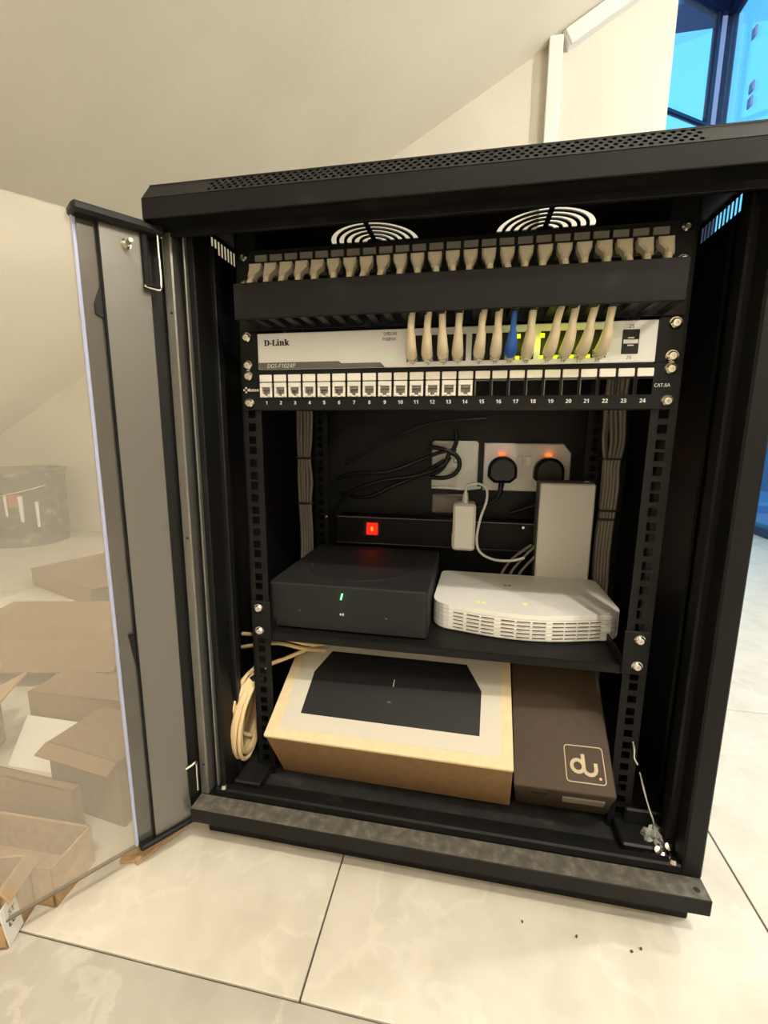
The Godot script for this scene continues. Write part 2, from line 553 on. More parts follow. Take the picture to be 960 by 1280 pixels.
func room() -> void:
	# floor: slab of grout with a tile for every joint cell
	var fl := Node3D.new()
	fl.name = "floor"
	add_child(fl)
	fl.position = LIFT
	fl.set_meta("kind", "structure")
	obj("grout", geo().box(Vector3(-3.6, FLOOR - 0.15, -3.6), Vector3(1.7, FLOOR - 0.003, 3.3)), M.grout, fl)
	for r in range(-6, 6):
		var z1 := 0.204 + r * 0.6
		for c in range(-8, 4):
			var x0 := -0.1046 + c * 0.48 + (0.115 if posmod(r, 2) == 1 else 0.0)
			var x1 := x0 + 0.48
			var lo := Vector3(maxf(x0, -3.6) + 0.0011, FLOOR - 0.012, maxf(z1 - 0.6, -3.6) + 0.0011)
			var hi := Vector3(minf(x1, 1.7) - 0.0011, FLOOR, minf(z1, 3.3) - 0.0011)
			if hi.x - lo.x < 0.02 or hi.z - lo.z < 0.02:
				continue
			obj("floor_tile", geo().box(lo, hi, 0.0006), M.tile_shaded if r == 1 else M.tiles[rng.randi() % 3], fl)
	# walls
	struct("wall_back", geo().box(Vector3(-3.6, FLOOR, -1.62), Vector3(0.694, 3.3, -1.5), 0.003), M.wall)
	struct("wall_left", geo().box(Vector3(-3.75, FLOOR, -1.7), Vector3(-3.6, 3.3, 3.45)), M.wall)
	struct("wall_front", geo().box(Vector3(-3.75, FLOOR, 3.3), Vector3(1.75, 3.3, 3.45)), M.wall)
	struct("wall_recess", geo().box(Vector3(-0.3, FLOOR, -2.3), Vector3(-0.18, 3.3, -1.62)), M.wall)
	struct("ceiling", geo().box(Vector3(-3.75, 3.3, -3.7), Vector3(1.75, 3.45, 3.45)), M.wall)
	# the underside of the stairs: a sloping slab that rises to the right
	var prof := PackedVector2Array()
	for x: float in [-3.42, 1.5]:
		prof.append(Vector2(x, 1.2179 + 0.53 * x))
	prof.append(Vector2(1.5, 1.2179 + 0.53 * 1.5 + 0.24))
	prof.append(Vector2(-3.42, 1.2179 - 0.53 * 3.42 + 0.24))
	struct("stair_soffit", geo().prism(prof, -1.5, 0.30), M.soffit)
	# window wall on the right, along z
	var g := geo()
	for z: float in [-3.33, -2.1, -0.9, 0.27]:
		g.box(Vector3(1.59, FLOOR, z - 0.022), Vector3(1.66, 3.3, z + 0.022), 0.003)
	g.box(Vector3(1.585, FLOOR, -3.33), Vector3(1.66, FLOOR + 0.05, 0.3), 0.003)
	g.box(Vector3(1.585, 2.66, -3.33), Vector3(1.66, 2.86, 0.3), 0.003)
	var w := struct("window_1", g, M.frame)
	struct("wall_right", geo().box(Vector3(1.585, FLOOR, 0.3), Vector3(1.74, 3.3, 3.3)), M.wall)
	for i in 3:
		var zz: Array = [-3.33, -2.1, -0.9, 0.27]
		obj("pane", geo().box(Vector3(1.62, FLOOR + 0.05, zz[i] + 0.03), Vector3(1.628, 2.66, zz[i + 1] - 0.03)), M.pane, w)
		obj("pane", geo().box(Vector3(1.62, 2.86, zz[i] + 0.03), Vector3(1.628, 3.3, zz[i + 1] - 0.03)), M.pane, w)
	obj("mullion_cover", geo().box(Vector3(1.555, FLOOR, -3.34), Vector3(1.59, 2.66, -3.30), 0.003), M.frame_pale, w)
	for q: Array in [[2.32, -2.98], [2.0, -2.93], [1.92, -2.93]]:
		obj("bracket", geo().box(Vector3(1.606, q[0] - 0.03, q[1] - 0.025), Vector3(1.62, q[0] + 0.03, q[1] + 0.025), 0.008), M.frame_pale, w)
	# second glazing, running off to the left of the corner
	var dir := Vector3(-2.25, 0, 1.47).normalized()
	var t := Transform3D(Basis(dir, Vector3.UP, dir.cross(Vector3.UP)), Vector3(1.59, 0, -3.33))
	var g2 := geo(t)
	for s: float in [0.075, 1.2, 2.2]:
		g2.box(Vector3(s - 0.018, FLOOR, -0.02), Vector3(s + 0.018, 3.3, 0.02), 0.003)
	g2.box(Vector3(0, FLOOR, -0.035), Vector3(2.23, FLOOR + 0.05, 0.035), 0.003)
	g2.box(Vector3(0, 2.66, -0.035), Vector3(2.23, 2.86, 0.035), 0.003)
	g2.box(Vector3(0, 2.0, -0.015), Vector3(2.23, 2.025, 0.015), 0.003)
	var w2 := struct("window_2", g2, M.frame)
	for s: Array in [[0.06, 1.17], [1.23, 2.17]]:
		for y: Array in [[FLOOR + 0.05, 2.0], [2.05, 2.66], [2.86, 3.3]]:
			obj("pane", geo(t).box(Vector3(s[0], y[0], -0.004), Vector3(s[1], y[1], 0.004)), M.pane, w2)
	# outdoors: an eave over the left glazing and a low dark wall beyond the right one
	var ev := obj("eave", geo().box(Vector3(0.2, 3.43, -4.5), Vector3(2.02, 3.6, -3.45)), mat(rgb(70, 116, 180), 0.7))
	tag(ev, "blue grey eave jutting out above the glazing outdoors", "eave")
	var ow := obj("garden_wall", geo().box(Vector3(3.4, FLOOR - 0.1, -8.0), Vector3(3.6, 0.75, 4.0)), mat(rgb(54, 78, 118), 0.8))
	tag(ow, "low dark blue wall outdoors beyond the window pane", "wall")
	# white cable trunking: one length upright, one along the foot of the stairs
	var tr := thing("cable_trunking", "upright white cable trunking on the cream wall behind the cabinet", "trunking", Vector3(0.283, FLOOR, -1.485))
	obj("channel", geo().box(Vector3(0.262, FLOOR, -1.5), Vector3(0.306, 1.363, -1.462), 0.002), M.white_plastic, tr)
	obj("lid", geo().box(Vector3(0.259, FLOOR, -1.463), Vector3(0.309, 1.36, -1.452), 0.003), M.white_plastic, tr)
	var up := Vector3(1, 0.548, 0).normalized()
	var tt := Transform3D(Basis(up, Vector3(-up.y, up.x, 0), Vector3.BACK), Vector3(0.318, 1.352, -1.5))
	var tr2 := thing("cable_trunking", "sloping white cable trunking running up under the stairs", "trunking", Vector3(0.318, 1.352, -1.5))
	obj("channel", geo(tt).box(Vector3(0.0, -0.026, 0), Vector3(1.35, 0.026, 0.036), 0.002), M.white_plastic, tr2)
	obj("lid", geo(tt).box(Vector3(0.006, -0.03, 0.034), Vector3(1.35, 0.024, 0.044), 0.003), M.white_plastic, tr2)


# ------------------------------------------------------------------ cabinet

func cabinet() -> void:
	var t := thing("server_cabinet", "open black steel network cabinet standing on the tiled floor", "cabinet", Vector3(0, FLOOR, -0.12))
	# cap: front lip, sloping perforated strip, roof with two fan grilles
	var cap := geo()
	cap.box(Vector3(-0.30, 0.1456, 0.074), Vector3(0.30, 0.1650, 0.079), 0.0008)
	cap.box(Vector3(-0.298, 0.1456, 0.052), Vector3(0.298, 0.1466, 0.076))
	for s: float in [-1.0, 1.0]:
		var poly := PackedVector2Array([Vector2(0.079, 0.1456), Vector2(0.079, 0.1647), Vector2(0.064, 0.1836), Vector2(0.05, 0.1836), Vector2(0.05, 0.1456)])
		var q := geo(Transform3D(Basis(Vector3(0, 0, 1), Vector3.UP, Vector3(-1, 0, 0)), Vector3.ZERO))
		q.prism(poly, -s * 0.30 - 0.0008, -s * 0.30 + 0.0008)
		cap.v.append_array(q.v)
		cap.n.append_array(q.n)
	cap.box(Vector3(-0.30, 0.139, 0.047), Vector3(0.30, 0.1830, 0.0525), 0.0006)
	obj("top_cap", cap, M.scuffed, t)
	# the sloping strip, pierced with four rows of round holes between x -0.231 and 0.212
	var a := Vector3(0, 0.1649, 0.0792)
	var b := Vector3(0, 0.1838, 0.0640)
	var across := (b - a)
	var strip_len := across.length()
	var nrm := Vector3(0, across.z, -across.y).normalized() * -1.0
	var st := Transform3D(Basis(Vector3.RIGHT, across.normalized(), Vector3.RIGHT.cross(across.normalized())), a)
	var pf := geo(st)
	var nz := Vector3.BACK
	for q: Array in [[-0.30, -0.231], [0.2118, 0.30]]:
		pf.box(Vector3(q[0], 0, -0.0012), Vector3(q[1], strip_len, 0))
	var pitch_x := 0.0074
	var cols := int(0.4428 / pitch_x)
	var rows := 4
	var pv := 0.0049
	var v0 := (strip_len - rows * pv) / 2
	pf.box(Vector3(-0.231, 0, -0.0012), Vector3(0.2118, v0, 0))
	pf.box(Vector3(-0.231, strip_len - v0, -0.0012), Vector3(0.2118, strip_len, 0))
	var wx := 0.4428 / cols
	for r in rows:
		var sh := wx / 2 if r % 2 == 1 else 0.0
		if sh > 0.0:
			pf.box(Vector3(-0.231, v0 + r * pv, -0.0012), Vector3(-0.231 + sh, v0 + (r + 1) * pv, 0))
			pf.box(Vector3(0.2118 - sh, v0 + r * pv, -0.0012), Vector3(0.2118, v0 + (r + 1) * pv, 0))
		for c in cols - (1 if sh > 0.0 else 0):
			var x0 := -0.231 + sh + c * wx
			holed_cell(pf, Vector2(x0 + wx / 2, v0 + (r + 0.5) * pv), wx, pv, 0.0021, 0.0012)
	obj("perforated_strip", pf, M.scuffed, t)
	# roof, built round the two fan openings
	var fx: Array = [-0.099, 0.114]
	var fz := -0.108
	var roof := geo()
	var y0 := 0.1815
	var y1 := 0.1830
	var hs := 0.065
	roof.box(Vector3(-0.30, y0, fz + hs), Vector3(0.30, y1, 0.066))
	roof.box(Vector3(-0.30, y0, -0.315), Vector3(0.30, y1, fz - hs))
	roof.box(Vector3(-0.30, y0, fz - hs), Vector3(fx[0] - hs, y1, fz + hs))
	roof.box(Vector3(fx[0] + hs, y0, fz - hs), Vector3(fx[1] - hs, y1, fz + hs))
	roof.box(Vector3(fx[1] + hs, y0, fz - hs), Vector3(0.30, y1, fz + hs))
	obj("roof_panel", roof, M.inner, t)
	for x: float in fx:
		var f := geo()
		var c := Vector3(x, 0, fz)
		# square plate with a round opening
		for k in 48:
			var a0 := TAU * k / 48
			var a1 := TAU * (k + 1) / 48
			var d0 := Vector3(cos(a0), 0, sin(a0))
			var d1 := Vector3(cos(a1), 0, sin(a1))
			var s0 := hs / maxf(absf(d0.x), absf(d0.z))
			var s1 := hs / maxf(absf(d1.x), absf(d1.z))
			for y: float in [y0, y1]:
				f.flat(c + d0 * 0.058 + Vector3.UP * y, c + d1 * 0.058 + Vector3.UP * y, c + d1 * s1 + Vector3.UP * y, c + d0 * s0 + Vector3.UP * y, Vector3.DOWN if y == y0 else Vector3.UP)
			f.flat(c + d0 * 0.058 + Vector3.UP * y0, c + d1 * 0.058 + Vector3.UP * y0, c + d1 * 0.058 + Vector3.UP * y1, c + d0 * 0.058 + Vector3.UP * y1, -d0)
		for r: Array in [[0.0475, 0.0515], [0.0375, 0.0415], [0.0275, 0.0315], [0.0175, 0.0215]]:
			f.ring(c, r[0], r[1], y0, y1)
		f.ring(c, 0.0, 0.011, y0, y1, 0, TAU, 20)
		for k in 4:
			var an := PI / 4 * 0 + PI / 2 * k
			var tr := geo(Transform3D(Basis(Vector3.UP, an), c))
			tr.box(Vector3(0.008, y0, -0.003), Vector3(0.059, y1 - 0.0001, 0.003))
			f.v.append_array(tr.v)
			f.n.append_array(tr.n)
		obj("fan_grille", f, M.inner, t)
	# sides with a row of vent slots near the top front
	for s: float in [-1.0, 1.0]:
		var g := geo()
		var xa := s * 0.2982
		var xb := s * 0.2974
		var lo_x := minf(xa, xb)
		var hi_x := maxf(xa, xb)
		var slot_y := Vector2(0.1605, 0.1775)
		var first := -0.042
		var n_slots := 11
		var pitch := 0.0078
		g.box(Vector3(lo_x, FLOOR + 0.02, -0.315), Vector3(hi_x, slot_y.x, 0.05))
		g.box(Vector3(lo_x, slot_y.y, -0.315), Vector3(hi_x, 0.182, 0.05))
		g.box(Vector3(lo_x, slot_y.x, first), Vector3(hi_x, slot_y.y, 0.05))
		for k in n_slots:
			var zc := first - k * pitch
			g.box(Vector3(lo_x, slot_y.x, zc - pitch), Vector3(hi_x, slot_y.y, zc - 0.0052))
		g.box(Vector3(lo_x, slot_y.x, -0.315), Vector3(hi_x, slot_y.y, first - n_slots * pitch))
		# pressed ribs that stiffen the side
		for z: float in [-0.005, -0.05]:
			g.box(Vector3(minf(s * 0.297, s * 0.292), -0.53, z - 0.006), Vector3(maxf(s * 0.297, s * 0.292), 0.15, z + 0.006), 0.002)
		obj("side_panel", g, M.inner, t)
	obj("back_panel", geo().box(Vector3(-0.298, FLOOR + 0.02, -0.317), Vector3(0.298, 0.182, -0.312)), M.inner, t)
	# front pillars
	var pr := geo()
	pr.box(Vector3(0.2795, -0.5415, 0.030), Vector3(0.300, 0.1466, 0.0552), 0.002)
	pr.box(Vector3(0.272, -0.5415, 0.012), Vector3(0.2965, 0.1466, 0.032), 0.002)
	obj("pillar", pr, M.black, t)
	obj("pillar", geo().box(Vector3(-0.300, -0.5415, 0.030), Vector3(-0.2888, 0.1440, 0.0535), 0.0015), M.door, t)
	var plf := geo()
	plf.box(Vector3(-0.2890, -0.5415, 0.020), Vector3(-0.2780, 0.1440, 0.0380), 0.001)
	plf.box(Vector3(-0.2965, -0.5415, 0.0), Vector3(-0.2640, 0.1440, 0.012), 0.001)
	obj("pillar_recess", plf, M.inner, t)
	obj("pillar_flange", geo().box(Vector3(-0.2785, -0.5415, 0.012), Vector3(-0.2765, 0.1440, 0.0490), 0.0006), M.door, t)
	obj("pillar_flange", geo().box(Vector3(-0.2768, -0.5415, 0.012), Vector3(-0.2690, 0.1440, 0.0440), 0.0010), M.scuffed, t)
	for y: float in [0.062, -0.192, -0.497]:
		obj("pillar_hole", geo(Transform3D(Basis(Vector3.RIGHT, PI / 2), Vector3(-0.2935, y, 0.0533))).lathe([Vector2(0, 0.0004), Vector2(0.0016, 0.0004), Vector2(0.0016, 0)], 10), M.dark_slot, t)
	# plinth tray, its upstand, inner floor and the base below
	var pl := geo()
	pl.box(Vector3(-0.300, -0.5611, 0.02), Vector3(0.300, -0.5415, 0.0790), 0.0012)
	obj("plinth", pl, M.scuffed, t)
	obj("plinth_top", geo().box(Vector3(-0.2992, -0.5417, 0.0540), Vector3(0.2992, -0.5412, 0.0782)), M.dust, t, "dusty upper face of the plinth")
	obj("plinth_hole", geo(Transform3D(Basis(), Vector3(0.289, -0.5411, 0.0685))).lathe([Vector2(0.0, 0.0002), Vector2(0.0032, 0.0002), Vector2(0.0032, 0.0)], 14), M.dark_slot, t)
	obj("sill", geo().box(Vector3(-0.279, -0.5415, 0.0425), Vector3(0.281, -0.5295, 0.0540), 0.002), M.black, t)
	obj("inner_floor", geo().box(Vector3(-0.298, -0.552, -0.313), Vector3(0.298, -0.5455, 0.043)), M.dusty, t)
	obj("base", geo().box(Vector3(-0.294, FLOOR, -0.315), Vector3(0.294, -0.5611, 0.052), 0.002), M.black, t)
	obj("base_rail", geo().box(Vector3(-0.262, -0.5455, -0.30), Vector3(-0.225, -0.530, 0.036), 0.002), M.inner, t)
	obj("base_rail", geo().box(Vector3(0.225, -0.5455, -0.30), Vector3(0.262, -0.530, 0.036), 0.002), M.inner, t)
	for q: Array in [[-0.268, 0.05], [0.272, 0.05]]:
		obj("corner_bolt", geo(Transform3D(Basis(), Vector3(q[0], -0.5298, q[1]))).lathe([Vector2(0, 0.004), Vector2(0.003, 0.004), Vector2(0.0045, 0.0), Vector2(0.0045, -0.001)], 10), M.chrome, t)
	obj("corner_bracket", geo().box(Vector3(0.236, -0.5455, 0.0), Vector3(0.296, -0.51, 0.006), 0.002), M.inner, t)
	# the four punched rails
	for s: float in [-1.0, 1.0]:
		punched_rail(t, s * 0.2320, -0.002, M.black, s, 0.0127)
		punched_rail(t, s * 0.2320, -0.262, M.inner, s, 0.0127)
	obj("rail_screw", screw_geo(Vector3(-0.2235, -0.2205, -0.2605), 0.0028), M.chrome, t)


func holed_cell(g: Geo, c: Vector2, w: float, h: float, r: float, depth: float) -> void:
	var n := 8
	for k in n:
		var a0 := TAU * (k + 0.5) / n
		var a1 := TAU * (k + 1.5) / n
		var d0 := Vector2(cos(a0), sin(a0))
		var d1 := Vector2(cos(a1), sin(a1))
		var e0 := d0 * minf(w / 2 / maxf(absf(d0.x), 1e-6), h / 2 / maxf(absf(d0.y), 1e-6))
		var e1 := d1 * minf(w / 2 / maxf(absf(d1.x), 1e-6), h / 2 / maxf(absf(d1.y), 1e-6))
		var p: Array[Vector3] = []
		for q: Vector2 in [c + d0 * r, c + d1 * r, c + e1, c + e0]:
			p.append(Vector3(q.x, q.y, 0))
		var dz := Vector3(0, 0, -depth)
		g.flat(p[0], p[1], p[2], p[3], Vector3.BACK)
		g.flat(p[0], p[1], p[1] + dz, p[0] + dz, Vector3(-d0.x - d1.x, -d0.y - d1.y, 0).normalized())
		# the cell's corner, where the octagon's spokes leave a gap
		if (absf(e0.x) > w / 2 - 1e-6) != (absf(e1.x) > w / 2 - 1e-6):
			var cor := Vector2(signf(d0.x + d1.x) * w / 2, signf(d0.y + d1.y) * h / 2) + c
			g.tri(p[3], p[2], Vector3(cor.x, cor.y, 0), Vector3.BACK, Vector3.BACK, Vector3.BACK)


func punched_rail(parent: Node, xc: float, zf: float, m: Material, s: float, half: float) -> void:
	var g := geo()
	var hw := 0.0048
	var thick := 0.002
	g.box(Vector3(xc - half, -0.545, zf - thick), Vector3(xc - hw, 0.178, zf))
	g.box(Vector3(xc + hw, -0.545, zf - thick), Vector3(xc + half, 0.178, zf))
	var xs := xc + s * half
	g.box(Vector3(minf(xs, xs - s * 0.002), -0.545, zf - 0.032), Vector3(maxf(xs, xs - s * 0.002), 0.178, zf))
	# square holes, three to a rack unit
	var ys: Array[float] = []
	for u in range(-13, 4):
		for k: float in [0.0, -0.01588, -0.03175]:
			ys.append(u * 0.04445 + k)
	ys.sort()
	var at := -0.545
	for y in ys:
		if y - hw < at or y + hw > 0.178:
			continue
		g.box(Vector3(xc - hw, at, zf - thick), Vector3(xc + hw, y - hw, zf))
		at = y + hw
	g.box(Vector3(xc - hw, at, zf - thick), Vector3(xc + hw, 0.178, zf))
	obj("mounting_rail", g, m, parent)


func screw_geo(at: Vector3, r := 0.0050) -> Geo:
	var g := geo(Transform3D(Basis(Vector3.RIGHT, PI / 2), at))
	g.lathe([Vector2(0, r * 0.42), Vector2(r * 0.28, r * 0.42), Vector2(r * 0.3, r * 0.62), Vector2(r * 0.72, r * 0.6), Vector2(r, r * 0.25), Vector2(r, 0), Vector2(r * 1.25, 0), Vector2(r * 1.25, -0.0006)], 14)
	# the cross of the drive
	for k in 2:
		g.T = Transform3D(Basis(Vector3.BACK, PI / 2 * k + 0.5), at)
		g.box(Vector3(-r * 0.62, -r * 0.09, r * 0.3), Vector3(r * 0.62, r * 0.09, r * 0.5))
	return g


func screws(parent: Node, ys: Array, z := 0.0012) -> void:
	for y: float in ys:
		for s: float in [-1.0, 1.0]:
			obj("screw", screw_geo(Vector3(s * 0.23255, y, z)), M.chrome, parent, "bright cross-head screw")


# ------------------------------------------------------------------ the open door (a part of the cabinet)

func door_leaf() -> void:
	var cab := get_node("server_cabinet")
	var ph := deg_to_rad(55.0)
	var d := Vector3(-cos(ph), 0, sin(ph))
	var n := Vector3(sin(ph), 0, cos(ph))
	# local x runs from the hinge to the free edge, y up, z out of the inner face
	var t := Transform3D(Basis(d, Vector3.UP, n), Vector3(-0.30, 0, 0.058))
	var yb := -0.568
	var yt := 0.142
	var ch := geo(t)
	ch.box(Vector3(0.0105, yb, -0.012), Vector3(0.0565, yt, 0.0), 0.0012)
	var door := obj("door", ch, M.door, cab)
	obj("door_gap_shade", geo(t).box(Vector3(-0.008, yb, -0.020), Vector3(0.0108, yt, -0.0115), 0.001), M.inner, door)  # dark strip standing in for the shaded gap beside the pillar
	obj("pane_edge", geo(t).box(Vector3(0.0772, yb - 0.0012, -0.0092), Vector3(0.585, yb + 0.0008, -0.0048)), mat(rgb(104, 92, 74), 0.4), door)
	obj("door_rail", geo(t).box(Vector3(-0.004, yt - 0.006, -0.014), Vector3(0.079, yt + 0.004, 0.012), 0.003), M.inner, door)
	obj("door_rail", geo(t).box(Vector3(0.0, yb - 0.003, -0.014), Vector3(0.074, yb + 0.004, 0.006), 0.002), M.black, door)
	obj("tinted_strip", geo(t).box(Vector3(0.0565, yb, -0.009), Vector3(0.0735, yt, -0.005)), M.tint, door)
	obj("film_edge", geo(t).box(Vector3(0.0735, yb, -0.0095), Vector3(0.0772, yt, -0.0045), 0.0008), M.film, door, "strip of film along the glass with the pale blue window glint in its colour")
	obj("glass_pane", geo(t).box(Vector3(0.0772, yb, -0.009), Vector3(0.585, yt, -0.005)), M.glass, door, "clear glass of the open door")
	obj("channel_step", geo(t).box(Vector3(0.0555, yb + 0.002, -0.0042), Vector3(0.0575, yt - 0.006, 0.0012), 0.0005), M.black, door)
	# triangular clips that hold the glass
	obj("glass_clip", geo(t).prism(PackedVector2Array([Vector2(0.0565, 0.046), Vector2(0.0565, 0.082), Vector2(0.0645, 0.060), Vector2(0.0645, 0.050)]), -0.0049, -0.002), M.inner, door)
	obj("glass_clip", geo(t).prism(PackedVector2Array([Vector2(0.0560, -0.294), Vector2(0.0560, -0.352), Vector2(0.0635, -0.294)]), -0.0049, -0.002), M.inner, door)
	# threaded stud
	var stud := geo(t * Transform3D(Basis(Vector3.RIGHT, PI / 2), Vector3(0.0318, 0.1215, 0)))
	stud.lathe([Vector2(0, 0.016), Vector2(0.0022, 0.016), Vector2(0.0026, 0.014), Vector2(0.0026, 0.0), Vector2(0.005, 0.001), Vector2(0.005, 0.0)], 12)
	obj("stud", stud, M.chrome, door)
	# spring hinges near the top and the bottom
	var h1 := geo(t)
	h1.box(Vector3(0.0125, 0.083, 0.0), Vector3(0.0185, 0.137, 0.0045), 0.001)
	h1.box(Vector3(0.0045, 0.082, 0.0), Vector3(0.0190, 0.0855, 0.012), 0.001)
	obj("hinge", h1, M.black, door)
	obj("hinge_pin", geo(t).tube([Vector3(0.020, 0.083, 0.009), Vector3(0.010, 0.0815, 0.009), Vector3(0.0035, 0.085, 0.009), Vector3(0.003, 0.12, 0.007), Vector3(0.003, 0.136, 0.007)], 0.0016, 8, 3), M.chrome, door)
	var h2 := geo(t)
	h2.box(Vector3(0.0045, -0.535, 0.0), Vector3(0.0125, -0.49, 0.004), 0.001)
	obj("hinge", h2, M.black, door)
	obj("hinge_pin", geo(t).tube([Vector3(0.016, -0.489, 0.006), Vector3(0.008, -0.4865, 0.007), Vector3(0.003, -0.4865, 0.006), Vector3(0.0022, -0.505, 0.004), Vector3(0.0022, -0.528, 0.004)], 0.0017, 8, 3), M.chrome, door)


# ------------------------------------------------------------------ rack devices

func rack_devices() -> void:
	# topmost patch panel, its ports all taken
	var a := thing("patch_bay", "topmost black patch panel with grey labels, every port filled with a plug", "patch panel", Vector3(0, 0.0953, 0))
	obj("panel", geo().box(Vector3(-0.2413, 0.0958, -0.001), Vector3(0.2413, 0.1392, 0.0012), 0.0004), M.black, a)
	obj("rear_tray", geo().box(Vector3(-0.215, 0.0975, -0.05), Vector3(0.215, 0.100, -0.001)), M.inner, a)
	for i in 24:
		var x := -0.21 + i * 0.01826
		obj("label_holder", geo().box(Vector3(x - 0.0074, 0.1268, 0.001), Vector3(x + 0.0074, 0.1338, 0.003), 0.0004), M.label_grey, a)
		obj("port", geo().box(Vector3(x - 0.0078, 0.109, 0.001), Vector3(x + 0.0078, 0.1252, 0.0022), 0.0004), M.dark_slot, a)
	screws(a, [0.13335, 0.1020])
	# cable manager: slotted duct with a cover
	var m := thing("cable_manager", "black cable duct with a plain front cover under the topmost patch panel", "cable manager", Vector3(0, 0.0515, 0.02))
	obj("cover", geo().box(Vector3(-0.2235, 0.0545, 0.0425), Vector3(0.2225, 0.0915, 0.0452), 0.0008), M.scuffed, m)
	obj("back_plate", geo().box(Vector3(-0.2413, 0.0515, -0.001), Vector3(0.2413, 0.0945, 0.0012), 0.0004), M.black, m)
	for i in 25:
		var x := -0.2195 + i * 0.01826
		obj("finger", geo().box(Vector3(x - 0.0042, 0.0545, 0.001), Vector3(x + 0.0042, 0.0568, 0.0428), 0.0006), M.black, m)
		obj("finger", geo().box(Vector3(x - 0.0026, 0.0890, 0.001), Vector3(x + 0.0026, 0.0910, 0.0428), 0.0006), M.black, m)
	# switch
	var s := thing("network_switch", "silver rack network switch with a dark lower band and patch cables on its right", "network switch", Vector3(0, 0.0068, -0.06))
	obj("body", geo().box(Vector3(-0.219, 0.0075, -0.16), Vector3(0.2165, 0.0490, -0.0005), 0.0006), M.inner, s)
	obj("rack_ear", geo().box(Vector3(-0.2413, 0.0070, -0.001), Vector3(-0.2185, 0.0504, 0.0012), 0.0004), M.black, s)
	obj("rack_ear", geo().box(Vector3(0.2165, 0.0070, -0.001), Vector3(0.2413, 0.0504, 0.0012), 0.0004), M.black, s)
	obj("front_plate", geo().box(Vector3(-0.2185, 0.0072, -0.0005), Vector3(0.2165, 0.0484, 0.0025), 0.0008), M.silver, s)
	var band := PackedVector2Array([Vector2(-0.2182, 0.0074), Vector2(-0.0640, 0.0074), Vector2(-0.0690, 0.0128), Vector2(-0.1150, 0.0128), Vector2(-0.1185, 0.0152), Vector2(-0.2182, 0.0152)])
	obj("band", geo().prism(band, 0.0024, 0.0031), M.grey_plastic, s, "dark grey stepped band")
	for dx: float in [-0.0002, 0.0002]:
		write("maker_name", "D-Link", 0.0066, Vector3(-0.1942 + dx, 0.0375, 0.0027), M.print_black, s, true, true)
	write("model_number", "DGS-F1024P", 0.0046, Vector3(-0.189, 0.0113, 0.0033), M.print_white, s, false, false, Basis(), true)
	# small print over the lamps
	write("small_print", "SYS\nPWR", 0.0018, Vector3(-0.0625, 0.0405, 0.0026), M.print_black, s)
	write("small_print", "100M\nLINK", 0.0018, Vector3(-0.0565, 0.0405, 0.0026), M.print_black, s)
	obj("power_light", geo().box(Vector3(-0.0585, 0.0165, 0.0024), Vector3(-0.0545, 0.0185, 0.0032), 0.0003), glowing(Color(0.55, 0.85, 0.45), 0.9), s)
	# ports in three banks of four on the right
	for b: Array in [[-0.0395, 0.026], [0.0320, 0.0970], [0.1035, 0.1690]]:
		obj("port_bank", geo().box(Vector3(b[0], 0.0125, 0.0022), Vector3(b[1], 0.0405, 0.0030), 0.0004), M.dark_slot, s)
	for i in 12:
		var x: float = PLUG_X[i]
		write("small_print", str(i * 2 + 1), 0.0018, Vector3(x, 0.0104, 0.0026), M.print_black, s)
	obj("uplink_cage", geo().box(Vector3(0.1835, 0.0155, 0.0022), Vector3(0.1995, 0.0395, 0.0036), 0.0006), M.dark_slot, s)
	obj("uplink_bar", geo().box(Vector3(0.1845, 0.0255, 0.0034), Vector3(0.1985, 0.0295, 0.0044), 0.0004), M.silver, s)
	obj("uplink_latch", geo().box(Vector3(0.1885, 0.0305, 0.0034), Vector3(0.1945, 0.0318, 0.0044), 0.0003), M.silver, s)
	obj("uplink_latch", geo().box(Vector3(0.1885, 0.0232, 0.0034), Vector3(0.1945, 0.0245, 0.0044), 0.0003), M.silver, s)
	write("small_print", "25", 0.0018, Vector3(0.1915, 0.0425, 0.0026), M.print_black, s)
	write("small_print", "26", 0.0018, Vector3(0.1915, 0.0122, 0.0026), M.print_black, s)
	# activity lamps: yellow-green between the plugs
	var glow := glowing(Color(0.80, 0.88, 0.12), 1.7)
	for x: float in [0.0805, 0.1050, 0.1190, 0.1352, 0.1515]:
		obj("activity_light", geo().box(Vector3(x - 0.0022, 0.0340, 0.0024), Vector3(x + 0.0022, 0.0385, 0.0040), 0.0004), glow, s)
		obj("activity_light", geo().box(Vector3(x - 0.0022, 0.0125, 0.0024), Vector3(x + 0.0022, 0.0160, 0.0040), 0.0004), glow, s)
		var l := OmniLight3D.new()
		l.name = "activity_glow"
		l.light_color = Color(0.85, 0.88, 0.12)
		l.light_energy = 0.0004
		l.light_size = 0.003
		l.omni_range = 6.0
		l.omni_attenuation = 2.0
		l.shadow_enabled = true
		s.add_child(l)
		l.position = Vector3(x, 0.027, 0.0075) - Vector3(0, 0.0068, -0.06)
	screws(s, [0.04445, 0.0127])
	# lower patch panel: white jacks in 1 to 14, open from 15 on
	var p := thing("patch_bay", "black numbered patch panel under the switch with fourteen white jacks", "patch panel", Vector3(0, -0.0381, 0))
	var g := geo()
	g.box(Vector3(-0.2413, -0.0074, -0.001), Vector3(0.2413, 0.0064, 0.0012))
	g.box(Vector3(-0.2413, -0.0381, -0.001), Vector3(0.2413, -0.0250, 0.0012))
	var edge := -0.2413
	for i in 24:
		var x := -0.21 + i * 0.01822
		g.box(Vector3(edge, -0.0250, -0.001), Vector3(x - 0.0079, -0.0074, 0.0012))
		edge = x + 0.0079
	g.box(Vector3(edge, -0.0250, -0.001), Vector3(0.2413, -0.0074, 0.0012))
